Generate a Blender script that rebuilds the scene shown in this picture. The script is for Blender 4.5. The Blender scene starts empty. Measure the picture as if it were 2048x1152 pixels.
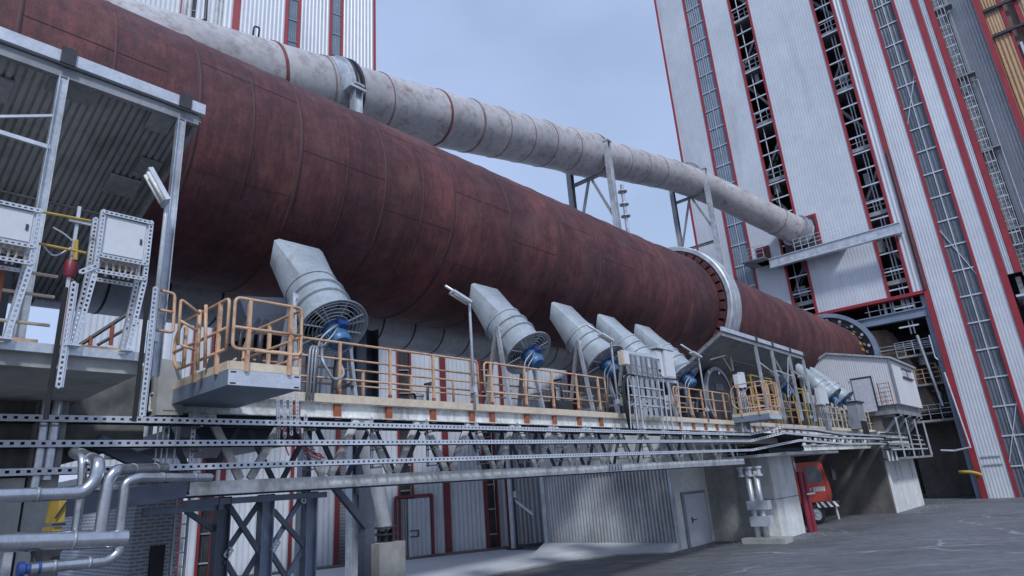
import bpy, math, random
from mathutils import Vector, Matrix
random.seed(7)
C = bpy.context.scene.collection
V = Vector
R = math.radians

# ------------------------------------------------------------------ camera
FPX, EYE = 1250.0, 2.8
def _cam():
    up = V((735-1024, -3350-576, FPX)).normalized()
    k = V((2180-1024, 878-576, FPX)); k = (k-up*k.dot(up)).normalized()
    y = up.cross(k)
    return Matrix((k, y, up))
CM = _cam()
EYEP = V((0, 0, EYE))
def ray(px, py): return CM @ V((px-1024, py-576, FPX))
def onv(px, py, ax, val):
    d = ray(px, py); return EYEP + d*((val-EYEP[ax])/d[ax])
def oX(px, py, x): return onv(px, py, 0, x)
def oY(px, py, y): return onv(px, py, 1, y)
def oZ(px, py, z=0.0): return onv(px, py, 2, z)
def oP(px, py, p0, n):
    d = ray(px, py); return EYEP + d*((p0-EYEP).dot(n)/d.dot(n))
cam = bpy.data.cameras.new('camera'); co = bpy.data.objects.new('camera', cam); C.objects.link(co)
cam.sensor_width = 36; cam.lens = FPX/2048*36; cam.clip_end = 3000; cam.clip_start = .1
Rm = Matrix((CM @ V((1, 0, 0)), CM @ V((0, -1, 0)), CM @ V((0, 0, -1)))).transposed()
co.matrix_world = Matrix.Translation(EYEP) @ Rm.to_4x4()
bpy.context.scene.camera = co

# ------------------------------------------------------------------ materials
def nn(nt, t, **kw):
    n = nt.nodes.new(t)
    for k, v in kw.items():
        if k in n.inputs: n.inputs[k].default_value = v
        else: setattr(n, k, v)
    return n
def mat(name, col, rough=.6, metal=0., var=.25, scale=1.5, stretch=(1, 1, 1), fine=.12, bump=0., dirt=None, dirt_amt=0., dirt_scale=.6, dirt_stretch=(1, 1, .25), spec=.5):
    m = bpy.data.materials.new(name); m.use_nodes = True; nt = m.node_tree; L = nt.links
    b = nt.nodes['Principled BSDF']; b.inputs['Roughness'].default_value = rough; b.inputs['Metallic'].default_value = metal
    b.inputs['Specular IOR Level'].default_value = spec
    tc = nn(nt, 'ShaderNodeTexCoord')
    geo = nn(nt, 'ShaderNodeNewGeometry')
    mp = nn(nt, 'ShaderNodeMapping'); mp.inputs['Scale'].default_value = stretch
    L.new(geo.outputs['Position'], mp.inputs['Vector'])
    n1 = nn(nt, 'ShaderNodeTexNoise', Scale=scale, Detail=6., Roughness=.6); L.new(mp.outputs[0], n1.inputs['Vector'])
    n2 = nn(nt, 'ShaderNodeTexNoise', Scale=scale*9, Detail=4., Roughness=.65); L.new(mp.outputs[0], n2.inputs['Vector'])
    r1 = nn(nt, 'ShaderNodeMapRange'); r1.inputs[1].default_value = .28; r1.inputs[2].default_value = .72
    r1.inputs[3].default_value = 1-var; r1.inputs[4].default_value = 1+var; L.new(n1.outputs[0], r1.inputs[0])
    r2 = nn(nt, 'ShaderNodeMapRange'); r2.inputs[1].default_value = .3; r2.inputs[2].default_value = .7
    r2.inputs[3].default_value = 1-fine; r2.inputs[4].default_value = 1+fine; L.new(n2.outputs[0], r2.inputs[0])
    mu = nn(nt, 'ShaderNodeMath', operation='MULTIPLY'); L.new(r1.outputs[0], mu.inputs[0]); L.new(r2.outputs[0], mu.inputs[1])
    mx = nn(nt, 'ShaderNodeVectorMath', operation='SCALE'); mx.inputs[0].default_value = col[:3]; L.new(mu.outputs[0], mx.inputs['Scale'])
    out = mx.outputs[0]
    if dirt:
        mp2 = nn(nt, 'ShaderNodeMapping'); mp2.inputs['Scale'].default_value = dirt_stretch; L.new(geo.outputs['Position'], mp2.inputs['Vector'])
        n3 = nn(nt, 'ShaderNodeTexNoise', Scale=dirt_scale*4, Detail=8., Roughness=.7); L.new(mp2.outputs[0], n3.inputs['Vector'])
        r3 = nn(nt, 'ShaderNodeMapRange'); r3.inputs[1].default_value = .5; r3.inputs[2].default_value = .72
        r3.inputs[3].default_value = 0; r3.inputs[4].default_value = dirt_amt; L.new(n3.outputs[0], r3.inputs[0])
        mi = nn(nt, 'ShaderNodeMix', data_type='RGBA'); L.new(r3.outputs[0], mi.inputs[0]); L.new(out, mi.inputs[6]); mi.inputs[7].default_value = (*dirt, 1); out = mi.outputs[2]
    L.new(out, b.inputs['Base Color'])
    rr = nn(nt, 'ShaderNodeMapRange'); rr.inputs[3].default_value = max(.05, rough-.12); rr.inputs[4].default_value = min(1, rough+.12)
    L.new(n1.outputs[0], rr.inputs[0]); L.new(rr.outputs[0], b.inputs['Roughness'])
    if bump:
        bp = nn(nt, 'ShaderNodeBump', Strength=bump, Distance=.02); L.new(n2.outputs[0], bp.inputs['Height']); L.new(bp.outputs[0], b.inputs['Normal'])
    return m

def rust_mat():
    m = bpy.data.materials.new('kiln_rust'); m.use_nodes = True; nt = m.node_tree; L = nt.links
    b = nt.nodes['Principled BSDF']; b.inputs['Metallic'].default_value = 0.0; b.inputs['Specular IOR Level'].default_value = .35
    geo = nn(nt, 'ShaderNodeNewGeometry')
    def noise(st, sc, det=7., ro=.62):
        mp = nn(nt, 'ShaderNodeMapping'); mp.inputs['Scale'].default_value = st; L.new(geo.outputs['Position'], mp.inputs['Vector'])
        n = nn(nt, 'ShaderNodeTexNoise', Scale=sc, Detail=det, Roughness=ro); L.new(mp.outputs[0], n.inputs['Vector']); return n.outputs[0]
    big = noise((.6, .5, .5), .9); mott = noise((1.2, 1, 1), 2.3, 10., .72); streak = noise((4.2, .45, .45), 2.6, 9., .75); fine = noise((6, 1.6, 1.6), 7, 8., .75); band = noise((.62, .015, .015), 1.3, 3.)
    spots = noise((1.3, 1, 1), 3.4, 10., .75)
    cr = nn(nt, 'ShaderNodeValToRGB'); e = cr.color_ramp.elements
    e[0].position = .395; e[0].color = (.030, .013, .017, 1); e[1].position = .62; e[1].color = (.21, .070, .068, 1)
    k = cr.color_ramp.elements.new(.5); k.color = (.088, .031, .035, 1)
    prev = None
    for src, wgt in ((big, .26), (mott, .26), (streak, .23), (fine, .23), (band, .2)):
        n_ = nn(nt, 'ShaderNodeMath', operation='MULTIPLY_ADD'); n_.inputs[1].default_value = wgt; L.new(src, n_.inputs[0])
        if prev is None: n_.inputs[2].default_value = -.09
        else: L.new(prev, n_.inputs[2])
        prev = n_.outputs[0]
    L.new(prev, cr.inputs[0])
    # dark flaking spots and pale orange bloom
    r3 = nn(nt, 'ShaderNodeMapRange'); r3.inputs[1].default_value = .6; r3.inputs[2].default_value = .7; r3.inputs[4].default_value = .7; L.new(spots, r3.inputs[0])
    mi = nn(nt, 'ShaderNodeMix', data_type='RGBA'); L.new(r3.outputs[0], mi.inputs[0]); L.new(cr.outputs[0], mi.inputs[6]); mi.inputs[7].default_value = (.022, .010, .014, 1)
    bloom = noise((1.3, .5, .5), 1.1, 9., .7)
    r4 = nn(nt, 'ShaderNodeMapRange'); r4.inputs[1].default_value = .56; r4.inputs[2].default_value = .78; r4.inputs[4].default_value = .55; L.new(bloom, r4.inputs[0])
    mj = nn(nt, 'ShaderNodeMix', data_type='RGBA'); L.new(r4.outputs[0], mj.inputs[0]); L.new(mi.outputs[2], mj.inputs[6]); mj.inputs[7].default_value = (.27, .115, .075, 1)
    dust = noise((.8, .9, .9), 1.0, 9., .7)
    r5 = nn(nt, 'ShaderNodeMapRange'); r5.inputs[1].default_value = .5; r5.inputs[2].default_value = .7; r5.inputs[4].default_value = .45; L.new(dust, r5.inputs[0])
    mk_ = nn(nt, 'ShaderNodeMix', data_type='RGBA'); L.new(r5.outputs[0], mk_.inputs[0]); L.new(mj.outputs[2], mk_.inputs[6]); mk_.inputs[7].default_value = (.135, .082, .086, 1)
    L.new(mk_.outputs[2], b.inputs['Base Color'])
    rr = nn(nt, 'ShaderNodeMapRange'); rr.inputs[3].default_value = .5; rr.inputs[4].default_value = .8; L.new(streak, rr.inputs[0]); L.new(rr.outputs[0], b.inputs['Roughness'])
    bp = nn(nt, 'ShaderNodeBump', Strength=.35, Distance=.02); L.new(fine, bp.inputs['Height']); L.new(bp.outputs[0], b.inputs['Normal'])
    return m

def brick_mat(name, c1, c2, mortar, sx=.5, sy=.2, ax='x'):
    m = bpy.data.materials.new(name); m.use_nodes = True; nt = m.node_tree; L = nt.links
    b = nt.nodes['Principled BSDF']; b.inputs['Roughness'].default_value = .8
    geo = nn(nt, 'ShaderNodeNewGeometry'); sp = nn(nt, 'ShaderNodeSeparateXYZ'); L.new(geo.outputs['Position'], sp.inputs[0])
    ad = nn(nt, 'ShaderNodeMath', operation='ADD'); L.new(sp.outputs[0], ad.inputs[0]); L.new(sp.outputs[1], ad.inputs[1])
    cb = nn(nt, 'ShaderNodeCombineXYZ'); L.new(ad.outputs[0], cb.inputs[0]); L.new(sp.outputs[2], cb.inputs[1])
    br = nn(nt, 'ShaderNodeTexBrick'); br.inputs['Color1'].default_value = (*c1, 1); br.inputs['Color2'].default_value = (*c2, 1); br.inputs['Mortar'].default_value = (*mortar, 1)
    br.inputs['Scale'].default_value = 1; br.inputs['Brick Width'].default_value = sx; br.inputs['Row Height'].default_value = sy; br.inputs['Mortar Size'].default_value = .018
    L.new(cb.outputs[0], br.inputs['Vector']); L.new(br.outputs[0], b.inputs['Base Color'])
    bp = nn(nt, 'ShaderNodeBump', Strength=.6, Distance=.03); bp.invert = True; L.new(br.outputs['Fac'], bp.inputs['Height']); L.new(bp.outputs[0], b.inputs['Normal'])
    return m

def asphalt_mat():
    m = mat('asphalt', (.118, .122, .136), .68, 0, .28, .3, (1, 1, 1), .2, .5, dirt=(.25, .255, .27), dirt_amt=.6, dirt_scale=.22, dirt_stretch=(.32, 2.2, 1))
    nt = m.node_tree; L = nt.links; b = nt.nodes['Principled BSDF']
    for n in nt.nodes:      # tyre-scrub streaks run across the yard
        if n.type == 'MAPPING' and abs(n.inputs['Scale'].default_value[1]-2.2) < .01: n.vector_type = 'TEXTURE'; n.inputs['Scale'].default_value = (3.1, .45, 1); n.inputs['Rotation'].default_value = (0, 0, R(-46))
    src = b.inputs['Base Color'].links[0].from_socket
    geo = nn(nt, 'ShaderNodeNewGeometry'); nz = nn(nt, 'ShaderNodeTexNoise', Scale=.9, Detail=5.); L.new(geo.outputs['Position'], nz.inputs['Vector'])
    ad = nn(nt, 'ShaderNodeVectorMath', operation='MULTIPLY_ADD'); ad.inputs[1].default_value = (1.6, 1.6, 0); L.new(nz.outputs['Color'], ad.inputs[0]); L.new(geo.outputs['Position'], ad.inputs[2])
    vo = nn(nt, 'ShaderNodeTexVoronoi', Scale=.17); vo.feature = 'DISTANCE_TO_EDGE'; L.new(ad.outputs[0], vo.inputs['Vector'])
    mr = nn(nt, 'ShaderNodeMapRange'); mr.inputs[1].default_value = .004; mr.inputs[2].default_value = .012; mr.inputs[3].default_value = .6; mr.inputs[4].default_value = 0; L.new(vo.outputs['Distance'], mr.inputs[0])
    n4 = nn(nt, 'ShaderNodeTexNoise', Scale=.35, Detail=3.); L.new(geo.outputs['Position'], n4.inputs['Vector'])
    m4 = nn(nt, 'ShaderNodeMapRange'); m4.inputs[1].default_value = .48; m4.inputs[2].default_value = .6; L.new(n4.outputs[0], m4.inputs[0])
    mm = nn(nt, 'ShaderNodeMath', operation='MULTIPLY'); L.new(mr.outputs[0], mm.inputs[0]); L.new(m4.outputs[0], mm.inputs[1])
    mi = nn(nt, 'ShaderNodeMix', data_type='RGBA'); L.new(mm.outputs[0], mi.inputs[0]); L.new(src, mi.inputs[6]); mi.inputs[7].default_value = (.36, .37, .39, 1); L.new(mi.outputs[2], b.inputs['Base Color'])
    return m

def hazard_mat():
    m = bpy.data.materials.new('hazard_stripes'); m.use_nodes = True; nt = m.node_tree; L = nt.links
    b = nt.nodes['Principled BSDF']; geo = nn(nt, 'ShaderNodeNewGeometry'); sp = nn(nt, 'ShaderNodeSeparateXYZ'); L.new(geo.outputs['Position'], sp.inputs[0])
    a = nn(nt, 'ShaderNodeMath', operation='SUBTRACT'); L.new(sp.outputs[2], a.inputs[0]); L.new(sp.outputs[1], a.inputs[1])
    a1 = nn(nt, 'ShaderNodeMath', operation='ADD'); L.new(a.outputs[0], a1.inputs[0]); L.new(sp.outputs[0], a1.inputs[1])
    f = nn(nt, 'ShaderNodeMath', operation='PINGPONG'); f.inputs[1].default_value = .22; L.new(a1.outputs[0], f.inputs[0])
    g = nn(nt, 'ShaderNodeMath', operation='GREATER_THAN'); g.inputs[1].default_value = .12; L.new(f.outputs[0], g.inputs[0])
    mi = nn(nt, 'ShaderNodeMix', data_type='RGBA'); L.new(g.outputs[0], mi.inputs[0]); mi.inputs[6].default_value = (.02, .02, .025, 1); mi.inputs[7].default_value = (.75, .75, .75, 1)
    L.new(mi.outputs[2], b.inputs['Base Color']); return m

M = dict(
    rust=rust_mat(),
    duct=mat('duct_paint', (.43, .42, .43), .5, 0, .2, .5, (1, 1, 1), .12, .15, dirt=(.17, .085, .075), dirt_amt=.75, dirt_scale=.55, dirt_stretch=(1, 1, 1)),
    ductband=mat('duct_rust_band', (.20, .06, .055), .7, 0, .4, 2),
    ducthot=mat('duct_stain', (.25, .17, .16), .6, 0, .4, 1.5),
    dull=mat('insulation_cladding', (.33, .35, .38), .45, .35, .25, .6, dirt=(.12, .12, .13), dirt_amt=.5),
    galv=mat('galvanised_steel', (.50, .53, .57), .42, .45, .28, 2.2, fine=.15, dirt=(.2, .2, .22), dirt_amt=.45, dirt_scale=.8),
    galvb=mat('bright_galvanised', (.55, .58, .63), .38, .35, .15, 3, fine=.1),
    pipe=mat('pipe_lagging_metal', (.46, .48, .51), .26, .85, .2, 2.5, fine=.1, dirt=(.16, .16, .17), dirt_amt=.5, dirt_scale=.9),
    clad=mat('duct_cladding_pale', (.46, .48, .52), .42, .35, .2, .6, dirt=(.2, .2, .21), dirt_amt=.5),
    steel=mat('painted_steel_grey', (.27, .28, .30), .5, .15, .3, 1.1, fine=.15, dirt=(.10, .085, .08), dirt_amt=.6, dirt_scale=.7),
    truss=mat('truss_steel', (.70, .70, .67), .55, .1, .3, 1.2, fine=.2, dirt=(.13, .11, .10), dirt_amt=.65, dirt_scale=.9),
    blue=mat('blue_grey_steel', (.20, .25, .33), .45, .15, .2, .6, dirt=(.12, .13, .15), dirt_amt=.4),
    navy=mat('dark_blue_steel', (.085, .10, .135), .45, .1, .3, 1.),
    dark=mat('dark_parts_and_shade', (.045, .045, .052), .5, .2, .4, 2),
    black=mat('black_rubber', (.015, .015, .017), .7, 0, .2, 2),
    cabwhite=mat('cabin_white', (.70, .71, .73), .4, .05, .05, .3, fine=.03, dirt=(.5, .5, .52), dirt_amt=.3, dirt_scale=.3),
    white=mat('white_cladding', (.54, .57, .62), .42, .05, .12, .12, fine=.05, dirt=(.33, .33, .36), dirt_amt=.5, dirt_scale=.12, dirt_stretch=(1, 1, .15)),
    sheet=mat('grey_corrugated', (.47, .48, .50), .42, .25, .12, .4, fine=.06, dirt=(.30, .28, .27), dirt_amt=.4, dirt_scale=.3, dirt_stretch=(1, 1, .1)),
    sheetd=mat('weathered_corrugated', (.34, .35, .36), .45, .3, .3, .7, fine=.1, dirt=(.10, .09, .085), dirt_amt=.6, dirt_scale=.4),
    greenw=mat('recess_cladding', (.30, .32, .33), .5, .1, .1, .3),
    tan=mat('ochre_cladding', (.46, .30, .17), .55, 0, .15, .5),
    hallred=mat('hall_red_trim', (.15, .013, .022), .5, 0, .2, .8),
    rustd=mat('weld_dark_rust', (.062, .024, .027), .7, 0, .3, 2),
    red=mat('red_trim', (.29, .022, .034), .45, 0, .15, .8, dirt=(.16, .03, .035), dirt_amt=.4),
    redd=mat('dark_red_frame', (.17, .018, .03), .5, 0, .15, .8),
    glass=mat('wired_glazing', (.10, .12, .15), .22, 0, .35, .35, fine=.1),
    glassb=mat('pale_glazing', (.17, .22, .28), .25, 0, .2, .5, fine=.1),
    conc=mat('concrete', (.34, .34, .33), .85, 0, .22, .5, fine=.14, bump=.3, dirt=(.12, .115, .11), dirt_amt=.6, dirt_scale=.35, dirt_stretch=(1, 1, .2)),
    concl=mat('pale_concrete', (.60, .61, .60), .8, 0, .15, .6, fine=.1, bump=.25, dirt=(.24, .23, .22), dirt_amt=.5, dirt_scale=.4, dirt_stretch=(1, 1, .15)),
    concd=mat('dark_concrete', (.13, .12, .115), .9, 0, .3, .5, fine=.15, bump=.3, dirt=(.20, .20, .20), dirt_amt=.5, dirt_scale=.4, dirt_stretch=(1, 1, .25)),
    concs=mat('stained_concrete', (.155, .155, .145), .9, 0, .35, .8, fine=.2, bump=.3, dirt=(.07, .068, .066), dirt_amt=.8, dirt_scale=.5, dirt_stretch=(1, 1, .2)),
    pave=mat('pavement_concrete', (.52, .54, .57), .75, 0, .1, .3, fine=.06, dirt=(.36, .37, .39), dirt_amt=.4, dirt_scale=.15, dirt_stretch=(1, 1, 1)),
    asph=asphalt_mat(),
    rail=mat('peach_rail_paint', (.58, .37, .235), .5, 0, .15, 2.5, dirt=(.26, .10, .05), dirt_amt=.8, dirt_scale=1.1, dirt_stretch=(1, 1, 1)),
    toe=mat('cream_toe_board', (.60, .51, .39), .55, 0, .14, 1.2, dirt=(.35, .22, .13), dirt_amt=.4),
    orange=mat('orange_bracket', (.30, .095, .045), .6, 0, .25, 2.5),
    yellow=mat('yellow_paint', (.44, .30, .05), .5, 0, .2, 2),
    fan=mat('fan_paint', (.335, .38, .42), .45, .05, .16, 1.3, fine=.1, dirt=(.19, .19, .19), dirt_amt=.65, dirt_scale=.9, dirt_stretch=(1.2, 1, .6)),
    motor=mat('blue_motor_paint', (.05, .145, .30), .4, 0, .2, 3),
    box=mat('cabinet_paint', (.60, .62, .64), .4, .05, .06, 1.2, fine=.04),
    brick=brick_mat('pale_brick', (.38, .41, .46), (.31, .34, .385), (.66, .69, .74), .2, .068),
    blockb=brick_mat('dark_block_wall', (.14, .155, .185), (.115, .13, .16), (.24, .26, .30), .5, .14),
    truck=mat('orange_truck_paint', (.46, .05, .028), .35, 0, .12, 1.5),
    maroon=mat('maroon_pipe_paint', (.19, .018, .035), .45, 0, .2, 2),
    lamp=mat('lamp_diffuser', (.74, .74, .70), .3, 0, .05, 4),
    hazard=hazard_mat(),
    brown=mat('dusty_refractory', (.20, .15, .125), .85, 0, .4, .6, dirt=(.08, .06, .055), dirt_amt=.6),
    floorc=mat('steel_grating', (.10, .10, .11), .6, .3, .3, 2),
    shed=mat('shed_sheet', (.52, .53, .55), .4, .3, .25, .7, fine=.1, dirt=(.2, .19, .185), dirt_amt=.5, dirt_scale=.4, dirt_stretch=(1, 1, .2)),
    lav=mat('lavender_door_paint', (.50, .51, .57), .4, 0, .06, .6),
    bluev=mat('valve_blue', (.025, .06, .22), .4, 0, .1, 3),
)

# ------------------------------------------------------------------ mesh builder
class MB:
    def __init__(s): s.v = []; s.f = []; s.pr = []
    def add(s, vs, fs):
        o = len(s.v); s.pr.append((o, len(s.f))); s.v += [V(p) for p in vs]; s.f += [tuple(i+o for i in f) for f in fs]; return s
    def box(s, x0, x1, y0, y1, z0, z1):
        return s.add([(x0, y0, z0), (x1, y0, z0), (x1, y1, z0), (x0, y1, z0), (x0, y0, z1), (x1, y0, z1), (x1, y1, z1), (x0, y1, z1)],
                     [(3, 2, 1, 0), (4, 5, 6, 7), (0, 1, 5, 4), (1, 2, 6, 5), (2, 3, 7, 6), (3, 0, 4, 7)])
    def hexa(s, a, b):  # two quads (bottom loop a, top loop b)
        return s.add(list(a)+list(b), [(3, 2, 1, 0), (4, 5, 6, 7), (0, 1, 5, 4), (1, 2, 6, 5), (2, 3, 7, 6), (3, 0, 4, 7)])
    def frame(s, p, q, up):
        d = (q-p).normalized(); u = V(up); 
        if abs(d.dot(u)) > .98: u = V((0, 1, 0)) if abs(d.y) < .9 else V((1, 0, 0))
        side = d.cross(u).normalized(); return d, side, side.cross(d).normalized()
    def prof(s, p, q, poly, up=(0, 0, 1)):
        p = V(p); q = V(q); d, a, b = s.frame(p, q, up); n = len(poly)
        vs = [p+a*u+b*w for u, w in poly]+[q+a*u+b*w for u, w in poly]
        return s.add(vs, [(i, (i+1) % n, (i+1) % n+n, i+n) for i in range(n)]+[tuple(range(n-1, -1, -1)), tuple(range(n, 2*n))])
    def bar(s, p, q, w, h=None, up=(0, 0, 1)):
        h = h or w; return s.prof(p, q, [(-w/2, -h/2), (w/2, -h/2), (w/2, h/2), (-w/2, h/2)], up)
    def ibeam(s, p, q, w, h, t=.02, up=(0, 0, 1)):
        a, b, c = w/2, h/2, t/2
        return s.prof(p, q, [(-a, -b), (a, -b), (a, -b+t), (c, -b+t), (c, b-t), (a, b-t), (a, b), (-a, b), (-a, b-t), (-c, b-t), (-c, -b+t), (-a, -b+t)], up)
    def angle(s, p, q, w, t=.01, up=(0, 0, 1)):
        return s.prof(p, q, [(0, 0), (w, 0), (w, t), (t, t), (t, w), (0, w)], up)
    def tube(s, pts, r, n=8, cap=True):
        pts = [V(p) for p in pts]; m = len(pts); rs = r if isinstance(r, (list, tuple)) else [r]*m
        t0 = (pts[1]-pts[0]).normalized(); u = V((0, 0, 1))
        if abs(t0.dot(u)) > .95: u = V((0, 1, 0))
        a = t0.cross(u).normalized(); rings = []
        for i in range(m):
            t = ((pts[min(i+1, m-1)]-pts[i]).normalized()+(pts[i]-pts[max(i-1, 0)]).normalized())
            t = t.normalized() if t.length > 1e-6 else t0
            a = (a-t*a.dot(t)).normalized(); b = t.cross(a)
            k = 1.0
            if 0 < i < m-1:
                cs = max(.5, t.dot((pts[i+1]-pts[i]).normalized())); k = 1/cs if cs < .999 else 1
            rings.append([pts[i]+(a*math.cos(2*math.pi*j/n)+b*math.sin(2*math.pi*j/n))*rs[i]*(1+(k-1)*.3) for j in range(n)])
        vs = [p for r_ in rings for p in r_]
        fs = [(i*n+j, i*n+(j+1) % n, (i+1)*n+(j+1) % n, (i+1)*n+j) for i in range(m-1) for j in range(n)]
        if cap: fs += [tuple(range(n-1, -1, -1)), tuple((m-1)*n+j for j in range(n))]
        return s.add(vs, fs)
    def lathe(s, o, ax, prof, n=32, closed=False, a0=0., a1=2*math.pi):
        """prof = list of (t along ax, radius); closed joins last to first"""
        o = V(o); ax = V(ax).normalized(); u = V((0, 0, 1))
        if abs(ax.dot(u)) > .95: u = V((0, 1, 0))
        a = ax.cross(u).normalized(); b = ax.cross(a); full = abs(a1-a0-2*math.pi) < 1e-6
        k = n if full else n+1; vs = []
        for t, r in prof:
            for j in range(k):
                an = a0+(a1-a0)*j/n; vs.append(o+ax*t+(a*math.cos(an)+b*math.sin(an))*r)
        m = len(prof); fs = []
        for i in range(m if closed else m-1):
            i2 = (i+1) % m
            for j in range(n):
                j2 = (j+1) % k; fs.append((i*k+j, i*k+j2, i2*k+j2, i2*k+j))
        return s.add(vs, fs)
    def prism(s, poly, vec):
        vec = V(vec); n = len(poly); vs = [V(p) for p in poly]+[V(p)+vec for p in poly]
        return s.add(vs, [(i, (i+1) % n, (i+1) % n+n, i+n) for i in range(n)]+[tuple(range(n-1, -1, -1)), tuple(range(n, 2*n))])
    def corr(s, o, u, w, pitch, depth, thick=.012, nrm=None, flat=.5):
        """corrugated sheet: ribs run along w, waves along u, raised along nrm"""
        o, u, w = V(o), V(u), V(w); L = u.length; ud = u.normalized(); nr = V(nrm).normalized() if nrm is not None else ud.cross(w).normalized()
        k = max(1, round(L/pitch)); p = L/k; pts = []
        for i in range(k):
            b = i*p; pts += [(b, 0), (b+p*flat*.5, 0), (b+p*.5, depth), (b+p*(.5+flat*.5), depth)]
        pts.append((L, 0)); n = len(pts)
        F = [o+ud*a+nr*d for a, d in pts]; B = [o+ud*a+nr*(d-thick) for a, d in pts]
        vs = F+[p_+w for p_ in F]+B+[p_+w for p_ in B]; fs = []
        for i in range(n-1):
            fs += [(i, i+1, n+i+1, n+i), (2*n+i+1, 2*n+i, 3*n+i, 3*n+i+1), (i+1, i, 2*n+i, 2*n+i+1), (n+i, n+i+1, 3*n+i+1, 3*n+i)]
        fs += [(0, n, 3*n, 2*n), (n-1, 2*n-1+0, 4*n-1, 3*n-1)]
        fs[-1] = (n-1, 3*n-1, 4*n-1, 2*n-1)
        return s.add(vs, fs)
    def perf(s, p, q, h, t=.012, pitch=.1, slot=.055, nrm=(0, -1, 0)):
        """flat bar with a row of real slots"""
        p, q = V(p), V(q); d = (q-p); L = d.length; d.normalize(); nr = V(nrm).normalized(); up = nr.cross(d).normalized()
        if up.z < -.1: up = -up
        for z in (-h*.36, h*.36): s.bar(p+up*z, q+up*z, t, h*.28, up=up)
        k = max(1, int(L/pitch))
        for i in range(k+1):
            c = p+d*min(L, i*L/k); a = (pitch-slot)/2
            s.bar(c-d*a, c+d*a, t, h*.46, up=up)
        return s
    def each(s, name, m, parent, smooth=False, auto=None):
        """every primitive becomes a child mesh of its own"""
        pr = s.pr+[(len(s.v), len(s.f))]; out = []
        for (v0, f0), (v1, f1) in zip(pr, pr[1:]):
            b = MB(); b.v = s.v[v0:v1]; b.f = [tuple(i-v0 for i in f) for f in s.f[f0:f1]]; out.append(b.build(name, m, parent, smooth, auto=auto))
        return out
    def build(s, name, m, parent=None, smooth=False, loc=None, auto=None):
        base = V(loc) if loc is not None else V((0, 0, 0))
        if parent is not None: base = wloc(parent)
        me = bpy.data.meshes.new(name); me.from_pydata([tuple(p-base) for p in s.v], [], s.f); me.validate(); me.update()
        import bmesh
        b = bmesh.new(); b.from_mesh(me); bmesh.ops.recalc_face_normals(b, faces=b.faces); b.to_mesh(me); b.free()
        me.materials.append(M[m] if isinstance(m, str) else m)
        o = bpy.data.objects.new(name, me); C.objects.link(o)
        if parent is not None: o.parent = parent
        else: o.location = base
        if smooth:
            for p in me.polygons: p.use_smooth = True
            if auto is not None:
                b = bmesh.new(); b.from_mesh(me)
                for e in b.edges:
                    e.smooth = not (len(e.link_faces) == 2 and e.calc_face_angle(0) > R(auto))
                b.to_mesh(me); b.free()
        return o
def wloc(o):
    p = V((0, 0, 0))
    while o is not None: p = p+o.location; o = o.parent
    return p
def tag(o, label, cat, group=None):
    o['label'] = label; o['category'] = cat
    if group: o['group'] = group
    return o
def T(name, label, cat, loc=(0, 0, 0), group=None):
    o = bpy.data.objects.new(name, None); C.objects.link(o); o.location = loc; o.empty_display_size = .2
    return tag(o, label, cat, group)
def structure(o): o['kind'] = 'structure'; return o
def copy_tree(o, parent=None):
    c = o.copy(); C.objects.link(c)
    if parent is not None: c.parent = parent
    for ch in list(o.children): copy_tree(ch, c)
    return c
# ------------------------------------------------------------------ world and light
SUN_EL, SUN_AZ = 44, 232          # azimuth of the sun measured from +X towards +Y
w = bpy.data.worlds.new('World'); bpy.context.scene.world = w; w.use_nodes = True
nt = w.node_tree; bg = nt.nodes['Background']
sky = nt.nodes.new('ShaderNodeTexSky'); sky.sky_type = 'NISHITA'; sky.sun_disc = False
sky.sun_elevation = R(SUN_EL); sky.sun_rotation = R(90-SUN_AZ); sky.air_density = 1.6; sky.dust_density = 1.0; sky.ozone_density = 2.2
# a thin bright veil of high cloud over the blue
tcw = nt.nodes.new('ShaderNodeTexCoord'); mpw = nn(nt, 'ShaderNodeMapping'); mpw.inputs['Scale'].default_value = (1, 1, 2.2); nt.links.new(tcw.outputs['Generated'], mpw.inputs['Vector'])
nw = nn(nt, 'ShaderNodeTexNoise', Scale=1.7, Detail=6., Roughness=.5); nt.links.new(mpw.outputs[0], nw.inputs['Vector'])
rw = nn(nt, 'ShaderNodeMapRange'); rw.inputs[1].default_value = .3; rw.inputs[2].default_value = .7; rw.inputs[3].default_value = .58; rw.inputs[4].default_value = 1.0; nt.links.new(nw.outputs[0], rw.inputs[0])
mw = nn(nt, 'ShaderNodeMix', data_type='RGBA'); nt.links.new(rw.outputs[0], mw.inputs[0]); nt.links.new(sky.outputs[0], mw.inputs[6]); mw.inputs[7].default_value = (4.5, 5.7, 8.6, 1)
nt.links.new(mw.outputs[2], bg.inputs[0]); bg.inputs[1].default_value = .13
sl = bpy.data.lights.new('sun', 'SUN'); so = bpy.data.objects.new('sun', sl); C.objects.link(so)
sl.energy = 2.8; sl.angle = R(7); sl.color = (.93, .96, 1.)
sd = V((math.cos(R(SUN_EL))*math.cos(R(SUN_AZ)), math.cos(R(SUN_EL))*math.sin(R(SUN_AZ)), math.sin(R(SUN_EL))))
so.rotation_euler = sd.to_track_quat('Z', 'Y').to_euler(); so.location = (0, -10, 60)
sc = bpy.context.scene
sc.view_settings.view_transform = 'Standard'; sc.view_settings.look = 'None'; sc.view_settings.exposure = -0.24; sc.view_settings.gamma = 1
sc.cycles.max_bounces = 6

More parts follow.
